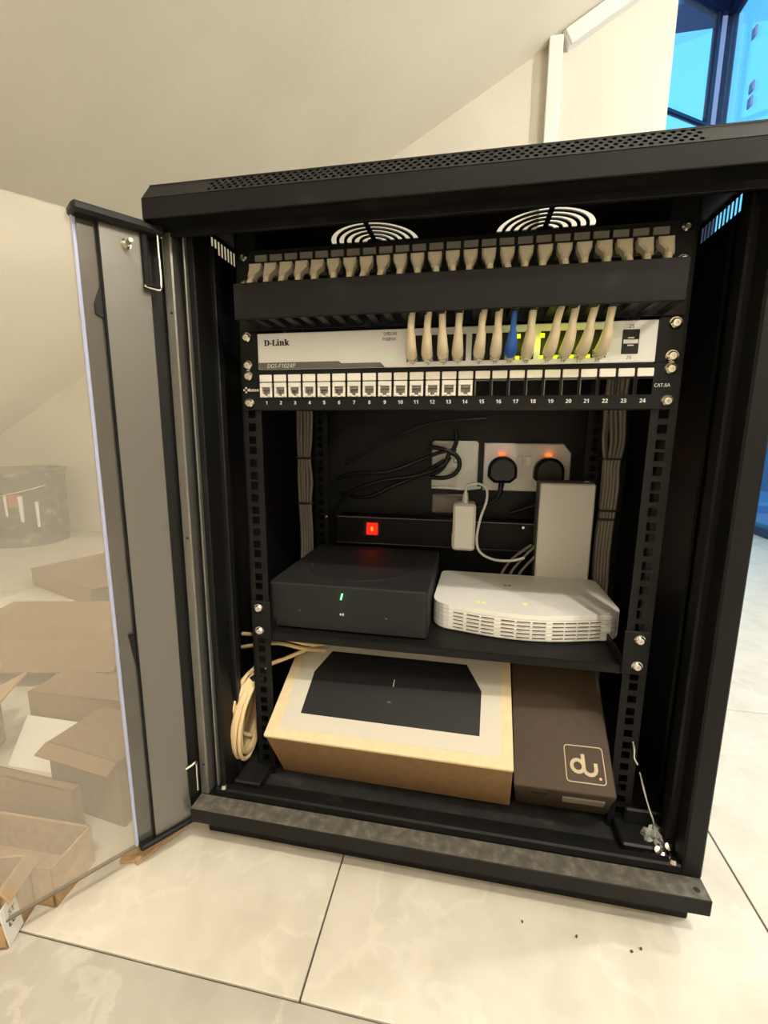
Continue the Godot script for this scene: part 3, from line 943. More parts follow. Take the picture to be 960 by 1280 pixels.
	g.box(Vector3(-0.2413, -0.0395, -0.03), Vector3(0.2413, -0.0381, 0.0012))
	obj("panel", g, M.black, p)
	for i in 24:
		var x := -0.21 + i * 0.01822
		obj("port_label", geo().box(Vector3(x - 0.0079, -0.0068, 0.001), Vector3(x + 0.0079, 0.0016, 0.0026), 0.0008), M.label_white, p)
		write("port_number", str(i + 1), 0.0040, Vector3(x, -0.0312, 0.0013), M.print_white, p, false, true)
		if i < 14:
			var jg := geo()
			jg.box(Vector3(x - 0.0077, -0.0248, -0.018), Vector3(x + 0.0077, -0.0158, -0.010))
			jg.box(Vector3(x - 0.0077, -0.0130, -0.018), Vector3(x + 0.0077, -0.0078, 0.0030), 0.0006)
			jg.box(Vector3(x - 0.0077, -0.0248, -0.012), Vector3(x - 0.0052, -0.0130, 0.0030), 0.0005)
			jg.box(Vector3(x + 0.0052, -0.0248, -0.012), Vector3(x + 0.0077, -0.0130, 0.0030), 0.0005)
			jg.box(Vector3(x - 0.0055, -0.0248, -0.012), Vector3(x - 0.0022, -0.0210, 0.0030), 0.0003)
			jg.box(Vector3(x + 0.0022, -0.0248, -0.012), Vector3(x + 0.0055, -0.0210, 0.0030), 0.0003)
			jg.box(Vector3(x - 0.0055, -0.0248, -0.012), Vector3(x + 0.0055, -0.0234, 0.0030), 0.0003)
			var j := obj("jack", jg, M.white_gloss, p, "white socket jack")
			obj("contacts", geo().box(Vector3(x - 0.0050, -0.0160, -0.009), Vector3(x + 0.0050, -0.0132, 0.0008)), M.cable_grey, j)
		else:
			var og := geo()
			og.box(Vector3(x - 0.0079, -0.0250, 0.0008), Vector3(x - 0.0070, -0.0082, 0.0020))
			og.box(Vector3(x - 0.0079, -0.0090, 0.0008), Vector3(x + 0.0070, -0.0080, 0.0022))
			obj("port_rim", og, M.grey_plastic if i < 21 else M.black, p)
	write("panel_mark", "CAT.6A", 0.0034, Vector3(0.2262, -0.0158, 0.0013), M.print_white, p)
	var lg := geo()
	for q: Array in [[-0.2388, -0.0160], [-0.2362, -0.0135], [-0.2362, -0.0185], [-0.2336, -0.0160]]:
		lg.prism(rounded(q[0], q[1], 0.0022, 0.0022, 0.0009), 0.0011, 0.0014)
	obj("panel_logo", lg, M.print_white, p, "white mark of four dots")
	write("panel_mark", "Baten", 0.0028, Vector3(-0.2265, -0.0160, 0.0013), M.print_white, p, false, true)
	screws(p, [0.0, -0.03175])


const PLUG_X := [-0.032, -0.015, 0.002, 0.0175, 0.040, 0.057, 0.072, 0.089, 0.111, 0.127, 0.143, 0.161]


# ------------------------------------------------------------------ patch cables

func patch_cables() -> void:
	for i in 24:
		var x := -0.21 + i * 0.01826
		var t := thing("patch_cable", "grey patch cable hooked over the duct from the %s port of the topmost panel" % ORD[i], "cable", Vector3(x, 0.1165, 0.002), "patch cables of the topmost panel", true)
		# the plug and its boot, then the cord bending down behind the duct's cover
		var lean := rng.randf_range(-0.0012, 0.0012)
		var off := (-0.0036 if i < 5 else rng.randf_range(-0.0014, 0.0010)) if i < 20 else 0.0030
		obj("plug", geo().box(Vector3(-0.0060, -0.0085, 0.0), Vector3(0.0060, 0.0006, 0.011), 0.0012), M.clear, t)
		var boot := PackedVector2Array([Vector2(-0.0071, 0.0012), Vector2(-0.0068, -0.0055), Vector2(off - 0.0040, -0.0120), Vector2(off - 0.0036, -0.0165), Vector2(off + 0.0036, -0.0165), Vector2(off + 0.0040, -0.0120), Vector2(0.0068, -0.0055), Vector2(0.0071, 0.0012)])
		obj("boot", geo(Transform3D(Basis(Vector3.RIGHT, -0.25), Vector3(0, 0, 0.009))).prism(boot, 0.0, 0.0095, 0.0018), M.plug_grey, t)
		obj("cord", geo().tube([Vector3(off, -0.0090, 0.0140), Vector3(off + lean, -0.0140, 0.0185), Vector3(off + lean * 2, -0.022, 0.0225), Vector3(off + lean * 2, -0.036, 0.024), Vector3(off, -0.052, 0.024)], 0.0033, 10, 4), M.cable, t)
	for i in 12:
		var x: float = PLUG_X[i]
		var blue := i == 6
		var m: Material = M.cable_blue if blue else M.cable
		var label: String = "blue patch cable plugged into the switch among the grey ones" if blue else "grey patch cable, %s from the left of those plugged into the switch" % ORD[i]
		var t := thing("patch_cable", label, "cable", Vector3(x, 0.017, 0.003), "" if blue else "patch cables of the switch", true)
		obj("plug", geo().box(Vector3(-0.0056, -0.0045, 0.0), Vector3(0.0056, 0.0040, 0.014), 0.001), M.clear, t)
		obj("latch", geo().box(Vector3(-0.0028, -0.0066, 0.0015), Vector3(0.0028, -0.0050, 0.013), 0.0004), M.cable, t)
		var lean := rng.randf_range(-0.001, 0.002) + 0.0008 * i / 4.0
		var r := 0.0028 if blue else 0.0037
		obj("boot", geo().tube([Vector3(0, 0.0005, 0.010), Vector3(0, 0.0025, 0.0165), Vector3(lean * 0.4, 0.0095, 0.0230), Vector3(lean, 0.020, 0.0265)], [0.0060, 0.0064, 0.0056, r + 0.0007], 10, 4), m, t)
		obj("cord", geo().tube([Vector3(lean * 0.8, 0.017, 0.0258), Vector3(lean, 0.026, 0.0275), Vector3(lean * 2, 0.040, 0.0275), Vector3(lean * 3, 0.056, 0.0245)], r, 10, 4), m, t)


# ------------------------------------------------------------------ shelf and what stands on it

func shelf_and_contents() -> void:
	var t := thing("rack_shelf", "black steel rack shelf carrying the amplifier and the white router", "shelf", Vector3(0, -0.336, -0.14))
	var g := geo()
	g.box(Vector3(-0.2175, -0.3315, -0.27), Vector3(0.2175, -0.3300, -0.003))
	g.box(Vector3(-0.2175, -0.3415, -0.0060), Vector3(0.2175, -0.3300, -0.0030), 0.0008)
	obj("tray", g, M.black, t)
	for s: float in [-1.0, 1.0]:
		obj("rack_ear", geo().box(Vector3(minf(s * 0.2165, s * 0.2425), -0.3385, -0.001), Vector3(maxf(s * 0.2165, s * 0.2425), -0.2860, 0.0012), 0.0004), M.black, t)
		obj("side_lip", geo().box(Vector3(minf(s * 0.2165, s * 0.2185), -0.3385, -0.27), Vector3(maxf(s * 0.2165, s * 0.2185), -0.318, 0.0)), M.inner, t)
	screws(t, [-0.29633, -0.32808])
	# amplifier
	var a := thing("amplifier", "black square amplifier box with a green light on the shelf", "amplifier", Vector3(-0.1185, -0.330, -0.126))
	obj("body", geo(Transform3D(Basis(Vector3.RIGHT, -PI / 2), Vector3(-0.1185, -0.3265, -0.1255))).prism(rounded(0, 0, 0.2160, 0.2160, 0.006), 0.0, 0.0615, 0.002), mat(rgb(24, 24, 24), 0.7, 0.0, 0.4), a)
	obj("foot_ring", geo(Transform3D(Basis(), Vector3(-0.1185, -0.330, -0.1255))).lathe([Vector2(0, 0), Vector2(0.085, 0), Vector2(0.085, 0.0036), Vector2(0, 0.0036)], 40), M.dark_slot, a)
	obj("top_dish", geo(Transform3D(Basis(), Vector3(-0.1185, -0.265, -0.1255))).lathe([Vector2(0, 0.0001), Vector2(0.078, 0.0001), Vector2(0.082, 0.0008), Vector2(0.084, 0.0)], 48), mat(rgb(20, 20, 20), 0.6), a)
	obj("status_light", geo(Transform3D(Basis(Vector3.BACK, -0.25), Vector3(-0.1237, -0.2785, -0.0174))).box(Vector3(-0.0011, -0.0046, 0), Vector3(0.0011, 0.0046, 0.0006), 0.0004), glowing(Color(0.55, 1.0, 0.72), 1.6), a)
	var l := OmniLight3D.new()
	l.name = "status_glow"
	l.light_color = Color(0.05, 0.8, 0.4)
	l.light_energy = 0.0003
	l.light_size = 0.003
	l.omni_range = 6.0
	l.omni_attenuation = 2.0
	l.shadow_enabled = true
	a.add_child(l)
	l.position = Vector3(-0.1237, -0.2785, -0.0125) - Vector3(-0.1185, -0.330, -0.126)
	var mk := geo()
	for q: Array in [[-0.1825, -0.302], [-0.0640, -0.3040]]:
		mk.prism(rounded(q[0], q[1], 0.0028, 0.0028, 0.0013), -0.0176, -0.0172)
	obj("touch_mark", mk, M.grey_plastic, a)
	var pp := geo()
	pp.prism(PackedVector2Array([Vector2(-0.1262, -0.3050), Vector2(-0.1262, -0.3015), Vector2(-0.1236, -0.30325)]), -0.0176, -0.0171)
	pp.box(Vector3(-0.1230, -0.3050, -0.0176), Vector3(-0.1222, -0.3015, -0.0171))
	pp.box(Vector3(-0.1216, -0.3050, -0.0176), Vector3(-0.1208, -0.3015, -0.0171))
	obj("play_mark", pp, M.print_white, a)
	# router
	var r := thing("router", "flat white router with a slotted front edge and rounded corners on the shelf", "router", Vector3(0.115, -0.330, -0.125))
	var rot := Transform3D(Basis(Vector3.RIGHT, -PI / 2), Vector3(0, -0.3295, 0))
	# outline in (x, -z)
	var outl := PackedVector2Array()
	var lft := -0.0075
	var rgt := 0.2365
	var rad := 0.030
	for k in 7:
		var an := PI + PI / 2 * k / 6
		outl.append(Vector2(lft + rad + cos(an) * rad, 0.085 + rad - 0.002 + sin(an) * rad - 0.028))
	for k in range(1, 12):
		var f := k / 12.0
		outl.append(Vector2(lerpf(lft + rad, rgt - rad, f), lerpf(0.0555, 0.0595, f) - 0.017 * sin(PI * f)))
	for k in 7:
		var an := 1.5 * PI + PI / 2 * k / 6
		outl.append(Vector2(rgt - rad + cos(an) * rad, 0.0595 + rad + sin(an) * rad))
	for k in 6:
		var an := PI / 2 * k / 5
		outl.append(Vector2(rgt - 0.012 + cos(an) * 0.012, 0.197 + sin(an) * 0.012))
	for k in 6:
		var an := PI / 2 + PI / 2 * k / 5
		outl.append(Vector2(lft + 0.016 + cos(an) * 0.012, 0.199 + sin(an) * 0.012))
	# body as a stack of thin layers, each a little proud, which gives the ribbed edge
	for k in 6:
		var z0 := 0.0025 + k * 0.0055
		obj("body", geo(rot).prism(outl, z0, z0 + 0.0050 if k < 5 else z0 + 0.0062, 0.0012 if k < 5 else 0.002), M.white_gloss, r)
	var core := PackedVector2Array()
	for off in Geometry2D.offset_polygon(outl, -0.0012):
		core = off
	obj("inner_shell", geo(rot).prism(core, 0.001, 0.034), M.white_plastic, r)
	for c: Array in [[0.0265, 0.0165], [0.0470, 0.0165], [0.0660, 0.0165], [0.0910, 0.0165], [0.1105, 0.0165], [0.1300, 0.0165], [0.1535, 0.0142], [0.1695, 0.0142], [0.1850, 0.0142], [0.2010, 0.0142]]:
		var hw: float = c[1] / 2.0
		var f: float = (c[0] - lft - rad) / (rgt - lft - 2 * rad)
		var zf := -(lerpf(0.0555, 0.0595, f) - 0.017 * sin(PI * f))
		var f2 := f + 0.05
		var slope := -((lerpf(0.0555, 0.0595, f2) - 0.017 * sin(PI * f2)) + zf) / (0.05 * (rgt - lft - 2 * rad))
		for row in 5:
			var tt := Transform3D(Basis(Vector3.UP, -atan(slope)), Vector3(c[0], -0.3237 + row * 0.0052, zf))
			obj("vent_slot", geo(tt).box(Vector3(-hw, -0.0006, -0.001), Vector3(hw, 0.0006, 0.0007)), M.grey_plastic, r)
	var led := glowing(Color(0.80, 0.85, 0.10), 1.2)
	for q: Array in [[0.0535, -0.0735], [0.0610, -0.0745], [0.1165, -0.0800]]:
		obj("status_light", geo().box(Vector3(q[0] - 0.0026, -0.2938, q[1] - 0.0012), Vector3(q[0] + 0.0026, -0.2926, q[1] + 0.0012), 0.0003), led, r)
	write("maker_mark", "ZTE", 0.0050, Vector3(0.098, -0.2929, -0.152), M.grey_plastic, r, false, true, Basis(Vector3.RIGHT, -PI / 2))
	# tall white box behind the router
	var b := thing("network_terminal", "tall slim white box standing upright behind the router", "network box", Vector3(0.188, -0.330, -0.235))
	obj("body", geo().box(Vector3(0.1445, -0.330, -0.250), Vector3(0.2285, -0.1395, -0.2170), 0.0025), M.grey_plastic, b)
	obj("front_cover", geo().box(Vector3(0.1465, -0.3285, -0.2190), Vector3(0.2285, -0.1420, -0.2140), 0.0022), M.white_plastic, b, "white front face")
	obj("white_dot", geo(Transform3D(Basis(), Vector3(0.2165, -0.1394, -0.2235))).lathe([Vector2(0, 0.0012), Vector2(0.0035, 0.0012), Vector2(0.0042, 0.0)], 14), M.white_gloss, b)  # small round white dot on the top


# ------------------------------------------------------------------ wiring at the back of the cabinet

func wiring() -> void:
	# wall plates on the back panel
	var p := thing("socket_plate", "square white blank plate left of the double socket", "wall plate", Vector3(0.008, -0.166, -0.305))
	obj("plate", geo().prism(rounded(0.0080, -0.1225, 0.083, 0.087, 0.006), -0.312, -0.3005, 0.002), M.white_plastic, p)
	obj("centre_mark", geo().prism(rounded(0.010, -0.114, 0.0075, 0.0085, 0.001), -0.3008, -0.2998), M.grey_plastic, p)
	obj("centre_mark", geo().prism(rounded(0.010, -0.114, 0.0048, 0.0058, 0.0008), -0.2999, -0.2996), M.white_plastic, p)
	var p2 := thing("socket_plate", "grey white box low behind the white adapter and under the blank plate", "wall plate", Vector3(0.0, -0.21, -0.305))
	obj("plate", geo().prism(rounded(-0.001, -0.1945, 0.062, 0.036, 0.003), -0.312, -0.304, 0.002), M.cable_grey, p2)
	var d := thing("double_socket", "white double power socket with two black plugs and orange neon lights", "socket", Vector3(0.132, -0.167, -0.305))
	var oct := PackedVector2Array([Vector2(0.0595, -0.1665), Vector2(0.0595, -0.0822), Vector2(0.193, -0.0822), Vector2(0.2065, -0.0985), Vector2(0.2065, -0.1665)])
	obj("plate", geo().prism(oct, -0.312, -0.3005, 0.002), M.white_plastic, d)
	for x: float in [0.1215, 0.1360]:
		obj("rocker", geo(Transform3D(Basis(Vector3.RIGHT, 0.08), Vector3(x, -0.1125, -0.3005))).box(Vector3(-0.0052, -0.0085, -0.001), Vector3(0.0052, 0.0085, 0.0022), 0.0008), M.white_gloss, d)
	var neon := glowing(Color(1.0, 0.50, 0.22), 1.5)
	for x: float in [0.0905, 0.1690]:
		obj("neon_light", geo().box(Vector3(x - 0.0060, -0.1040, -0.3010), Vector3(x + 0.0060, -0.0995, -0.2992), 0.0006), neon, d)
		var l := OmniLight3D.new()
		l.name = "neon_glow"
		l.light_color = Color(1.0, 0.45, 0.2)
		l.light_energy = 0.0002
		l.light_size = 0.004
		l.omni_range = 6.0
		l.omni_attenuation = 2.0
		l.shadow_enabled = true
		d.add_child(l)
		l.position = Vector3(x, -0.1018, -0.2950) - Vector3(0.132, -0.167, -0.305)
	for q: Array in [[0.0915, -0.1290, "black moulded plug in the left outlet of the double socket"], [0.1690, -0.1300, "black moulded plug in the right outlet of the double socket"]]:
		var k := thing("power_plug", q[2], "plug", Vector3(q[0], q[1], -0.3005), "plugs in the double socket", true)
		var shape := PackedVector2Array()
		for i in 13:
			var an := PI * i / 12
			shape.append(Vector2(cos(an) * 0.0245, 0.001 + sin(an) * 0.0235))
		shape.append_array([Vector2(-0.0245, -0.012), Vector2(-0.014, -0.0215), Vector2(0.014, -0.0215), Vector2(0.0245, -0.012)])
		obj("body", geo().prism(shape, 0.0005, 0.024, 0.005), M.cable_black, k)
		obj("cord", geo().tube([Vector3(0.0, -0.018, 0.012), Vector3(-0.001, -0.030, 0.013), Vector3(-0.004, -0.044, 0.013), Vector3(-0.016, -0.058, 0.010), Vector3(-0.06, -0.075, 0.008)], [0.0050, 0.0048, 0.0036, 0.0034, 0.0034], 8, 4), M.cable_black, k)
	# power strip across the rear rails
	var s := thing("power_strip", "black rack power strip with a lit red switch behind the amplifier", "power strip", Vector3(0, -0.264, -0.272))
	obj("body", geo().box(Vector3(-0.2000, -0.2630, -0.295), Vector3(0.2120, -0.2160, -0.2500), 0.0015), M.black, s)
	obj("edge_highlight", geo().box(Vector3(-0.2000, -0.2166, -0.2512), Vector3(0.2120, -0.2150, -0.2494), 0.0004), M.label_grey, s)  # pale strip standing in for the highlight along the upper edge
	obj("edge_highlight", geo().box(Vector3(-0.2000, -0.2640, -0.2512), Vector3(0.2120, -0.2628, -0.2494), 0.0003), M.grey_plastic, s)  # fainter painted highlight along the lower edge
	obj("switch_frame", geo().box(Vector3(-0.1500, -0.2500, -0.2505), Vector3(-0.1180, -0.2215, -0.2470), 0.0012), M.cable_black, s)
	obj("rocker", geo(Transform3D(Basis(Vector3.RIGHT, -0.1), Vector3(-0.1325, -0.2355, -0.2470))).box(Vector3(-0.0105, -0.0110, -0.002), Vector3(0.0105, 0.0110, 0.0030), 0.0010), glowing(Color(1.0, 0.16, 0.04), 0.85), s, "glowing red switch")
	obj("rocker_mark", geo().box(Vector3(-0.1345, -0.2395, -0.2445), Vector3(-0.1305, -0.2315, -0.2432), 0.0004), glowing(Color(1.0, 0.60, 0.25), 1.4), s)
	var rl := OmniLight3D.new()
	rl.name = "switch_glow"
	rl.light_color = Color(1.0, 0.2, 0.06)
	rl.light_energy = 0.0002
	rl.light_size = 0.006
	rl.omni_range = 6.0
	rl.omni_attenuation = 2.0
	rl.shadow_enabled = true
	s.add_child(rl)
	rl.position = Vector3(-0.1325, -0.2355, -0.236) - Vector3(0, -0.264, -0.272)
	obj("screw", screw_geo(Vector3(0.128, -0.222, -0.2498), 0.0018), M.chrome, s)
	# white adapter in the strip, its lead looping to the right
	var ad := thing("power_adapter", "white plug-in power adapter hanging on the power strip", "adapter", Vector3(0.0295, -0.2585, -0.2500))
	obj("body", geo().prism(rounded(0.0295, -0.2190, 0.0370, 0.0790, 0.006), -0.2495, -0.2120, 0.004), M.white_gloss, ad)
	obj("pin_housing", geo().box(Vector3(0.0095, -0.2560, -0.2500), Vector3(0.0120, -0.2350, -0.2300), 0.001), M.white_plastic, ad)
	obj("strain_relief", geo().tube([Vector3(0.0300, -0.1810, -0.229), Vector3(0.0302, -0.1720, -0.229), Vector3(0.0305, -0.1620, -0.229)], [0.0060, 0.0050, 0.0034], 10, 3), M.white_plastic, ad)
	obj("lead", geo().tube([Vector3(0.0305, -0.163, -0.229), Vector3(0.031, -0.152, -0.229), Vector3(0.040, -0.1475, -0.228), Vector3(0.054, -0.1480, -0.227), Vector3(0.0640, -0.1570, -0.225), Vector3(0.0640, -0.1760, -0.222), Vector3(0.0560, -0.2020, -0.217), Vector3(0.0510, -0.2360, -0.213), Vector3(0.0570, -0.2580, -0.211), Vector3(0.0780, -0.2690, -0.209), Vector3(0.1050, -0.2700, -0.209), Vector3(0.1280, -0.2640, -0.210)], 0.0022, 8, 5), M.white_plastic, ad)
	var wl := thing("white_lead", "thin white lead lying level along the lower edge of the blank plate", "cable", Vector3(0, -0.163, -0.295))
	obj("lead", geo().tube([Vector3(-0.032, -0.1635, -0.297), Vector3(0.0, -0.1640, -0.295), Vector3(0.030, -0.1650, -0.293), Vector3(0.056, -0.1610, -0.294)], 0.0024, 8, 4), M.white_plastic, wl)
	# leads at the back of the router
	var rlbl: Array = ["first", "second", "third"]
	for i in 3:
		var k := thing("router_lead", "short dark lead at the back of the router, %s from the left" % rlbl[i], "cable", Vector3(0.09 + i * 0.012, -0.295, -0.205), "leads at the back of the router")
		var x0 := 0.092 + i * 0.014
		obj("lead", geo().tube([Vector3(x0, -0.300, -0.206), Vector3(x0 + 0.004, -0.290, -0.2170), Vector3(x0 + 0.020 + i * 0.004, -0.268 + i * 0.004, -0.222), Vector3(x0 + 0.048, -0.246 + i * 0.008, -0.228)], 0.0022, 8, 4), M.cable_grey, k)
	# bundles of grey installation cable down both sides
	for s2: float in [-1.0, 1.0]:
		var bn := thing("cable_bundle", "grey cable bundle tied down the %s side of the cabinet" % ("left" if s2 < 0 else "right"), "cable bundle", Vector3(s2 * 0.252, -0.5, -0.235), "tied cable bundles")
		for i in 9:
			var o := Vector2(rng.randf_range(-1, 1), rng.randf_range(-0.6, 1))
			var col := i % 5
			var row := i / 5
			var spread := (col - 2.0) * 0.0062
			var tight := (col - 2.0) * 0.0047
			var z := -0.230 - row * 0.007
			var cx := s2 * 0.2520
			obj("cable", geo().tube([Vector3(s2 * 0.205 + spread, 0.10, -0.06), Vector3(s2 * 0.235 + spread, 0.05, -0.17), Vector3(cx - s2 * 0.002 + spread, -0.02, z), Vector3(cx + spread + o.x * 0.004, -0.075, z), Vector3(cx + tight, -0.112, z), Vector3(cx + spread * 0.9 + o.y * 0.003, -0.150, z), Vector3(cx + tight, -0.190, z), Vector3(cx - s2 * 0.002 + tight, -0.250, z), Vector3(cx + tight, -0.340, z), Vector3(cx + tight, -0.527, z)], 0.0029, 7, 4), M.cable_grey, bn)
		for y: float in [-0.112, -0.192] if s2 < 0 else [-0.105, -0.186, -0.200]:
			obj("cable_tie", geo().prism(rounded(s2 * 0.2520, 0.2335, 0.034, 0.020, 0.006), -0.0, 0.003), M.cable_black, bn).transform = Transform3D(Basis(Vector3.RIGHT, -PI / 2), Vector3(0, y, 0) + bn.get_meta("shift"))
	# slack black power leads between the strip and the sockets
	var paths: Array = [
		[Vector3(-0.205, -0.150, -0.27), Vector3(-0.170, -0.138, -0.265), Vector3(-0.11, -0.134, -0.262), Vector3(-0.06, -0.116, -0.268), Vector3(-0.02, -0.100, -0.285), Vector3(0.010, -0.094, -0.290)],
		[Vector3(-0.208, -0.205, -0.27), Vector3(-0.175, -0.172, -0.262), Vector3(-0.12, -0.150, -0.258), Vector3(-0.06, -0.140, -0.262), Vector3(-0.015, -0.125, -0.280), Vector3(0.0, -0.108, -0.290)],
		[Vector3(-0.200, -0.178, -0.28), Vector3(-0.15, -0.182, -0.270), Vector3(-0.10, -0.160, -0.272), Vector3(-0.05, -0.138, -0.275), Vector3(-0.01, -0.113, -0.288)],
		[Vector3(-0.195, -0.125, -0.29), Vector3(-0.13, -0.088, -0.285), Vector3(-0.07, -0.060, -0.285), Vector3(-0.02, -0.045, -0.29), Vector3(0.06, -0.040, -0.295)]]
	var names: Array = ["uppermost of the slack black leads that run to the blank plate", "lowest of the slack black leads that run to the blank plate", "middle one of the slack black leads that run to the blank plate", "thin black lead arching high across the dark back panel"]
	for i in 4:
		var k := thing("power_lead", names[i], "cable", paths[i][0], "black power leads")
		obj("lead", geo().tube(paths[i], 0.0034 if i < 3 else 0.0022, 8, 5), M.cable_black, k)
	var lp := thing("power_lead", "black lead curled in a loop over the white blank plate", "cable", Vector3(0.0, -0.14, -0.288), "black power leads")
	obj("lead", geo().tube([Vector3(0.008, -0.060, -0.293), Vector3(0.0105, -0.078, -0.290), Vector3(0.006, -0.092, -0.287), Vector3(-0.003, -0.104, -0.286), Vector3(-0.009, -0.122, -0.287), Vector3(-0.020, -0.134, -0.290), Vector3(-0.035, -0.140, -0.294)], 0.0038, 8, 5), M.cable_black, lp)
	obj("lead", geo().tube([Vector3(-0.040, -0.090, -0.290), Vector3(-0.020, -0.092, -0.286), Vector3(0.0, -0.098, -0.284), Vector3(0.014, -0.108, -0.284), Vector3(0.017, -0.124, -0.285), Vector3(0.008, -0.138, -0.287), Vector3(-0.010, -0.145, -0.290), Vector3(-0.035, -0.145, -0.294)], 0.0040, 8, 5), M.cable_black, lp)
	# coil of cream cable hanging low on the left
	var c := thing("cable_coil", "coil of cream cable hanging low on the left beside the boxes", "cable coil", Vector3(-0.262, -0.53, -0.02))
	for i in 12:
		var dx := (i % 6 - 2.5) * 0.0048
		var dz := (i / 6) * 0.006
		var jit := rng.randf_range(-0.003, 0.003)
		var pts: Array = []
		for k in 15:
			var an := TAU * k / 14.0
			var bow := sin(an / 2.0) * 1.0
			pts.append(Vector3(-0.252 - 0.022 * bow + dx * (0.35 + 0.65 * bow) + jit, -0.4600 - 0.056 * -cos(an) - 0.001 * i + 0.002, -0.032 + dz - 0.034 * sin(an) + 0.02 * bow))
		obj("loop", geo().tube(pts, 0.0030, 8, 3), M.cable_cream, c)
	obj("tie", geo(Transform3D(Basis(), Vector3(-0.2525, -0.412, -0.022))).lathe([Vector2(0, 0.008), Vector2(0.012, 0.006), Vector2(0.013, -0.006), Vector2(0, -0.008)], 12), M.cable_black, c)
	obj("loose_end", geo().tube([Vector3(-0.254, -0.412, -0.02), Vector3(-0.266, -0.418, -0.01), Vector3(-0.283, -0.436, 0.0), Vector3(-0.2915, -0.452, 0.004), Vector3(-0.294, -0.470, 0.0), Vector3(-0.284, -0.492, -0.012), Vector3(-0.264, -0.505, -0.022)], 0.0030, 8, 4), M.cable_cream, c)
	var lowp: Array = [
		[Vector3(-0.292, -0.366, -0.06), Vector3(-0.255, -0.362, -0.055), Vector3(-0.22, -0.362, -0.05), Vector3(-0.18, -0.372, -0.06), Vector3(-0.15, -0.378, -0.09)],
		[Vector3(-0.294, -0.388, -0.06), Vector3(-0.262, -0.376, -0.05), Vector3(-0.228, -0.368, -0.046), Vector3(-0.19, -0.380, -0.06), Vector3(-0.16, -0.40, -0.10)],
		[Vector3(-0.256, -0.412, -0.022), Vector3(-0.240, -0.398, -0.035), Vector3(-0.21, -0.388, -0.05), Vector3(-0.175, -0.378, -0.08), Vector3(-0.14, -0.37, -0.12)]]
	var ln: Array = ["upper cream cable passing behind the left rail under the shelf", "cream cable rising towards the left rail, lower of the pair", "cream cable from the top of the coil to the shelf's underside"]
	for i in 3:
		var k := thing("loose_cable", ln[i], "cable", lowp[i][0], "cream cables under the shelf")
		obj("cable", geo().tube(lowp[i], 0.0030, 8, 4), M.cable_cream, k)


# ------------------------------------------------------------------ the two boxes on the cabinet's floor

func box_frame(c: Vector3, tilt: float, yaw: float, roll: float) -> Basis:
	# x along the front edge, y along the lid away from the front, z out of the lid
	var ex := Vector3(1, 0, 0)
	var ed := Vector3(0, sin(tilt), -cos(tilt))
	var b := Basis(Vector3.UP, yaw) * Basis(Vector3.BACK, roll)
	return Basis(b * ex, b * ed, (b * ex).cross(b * ed))


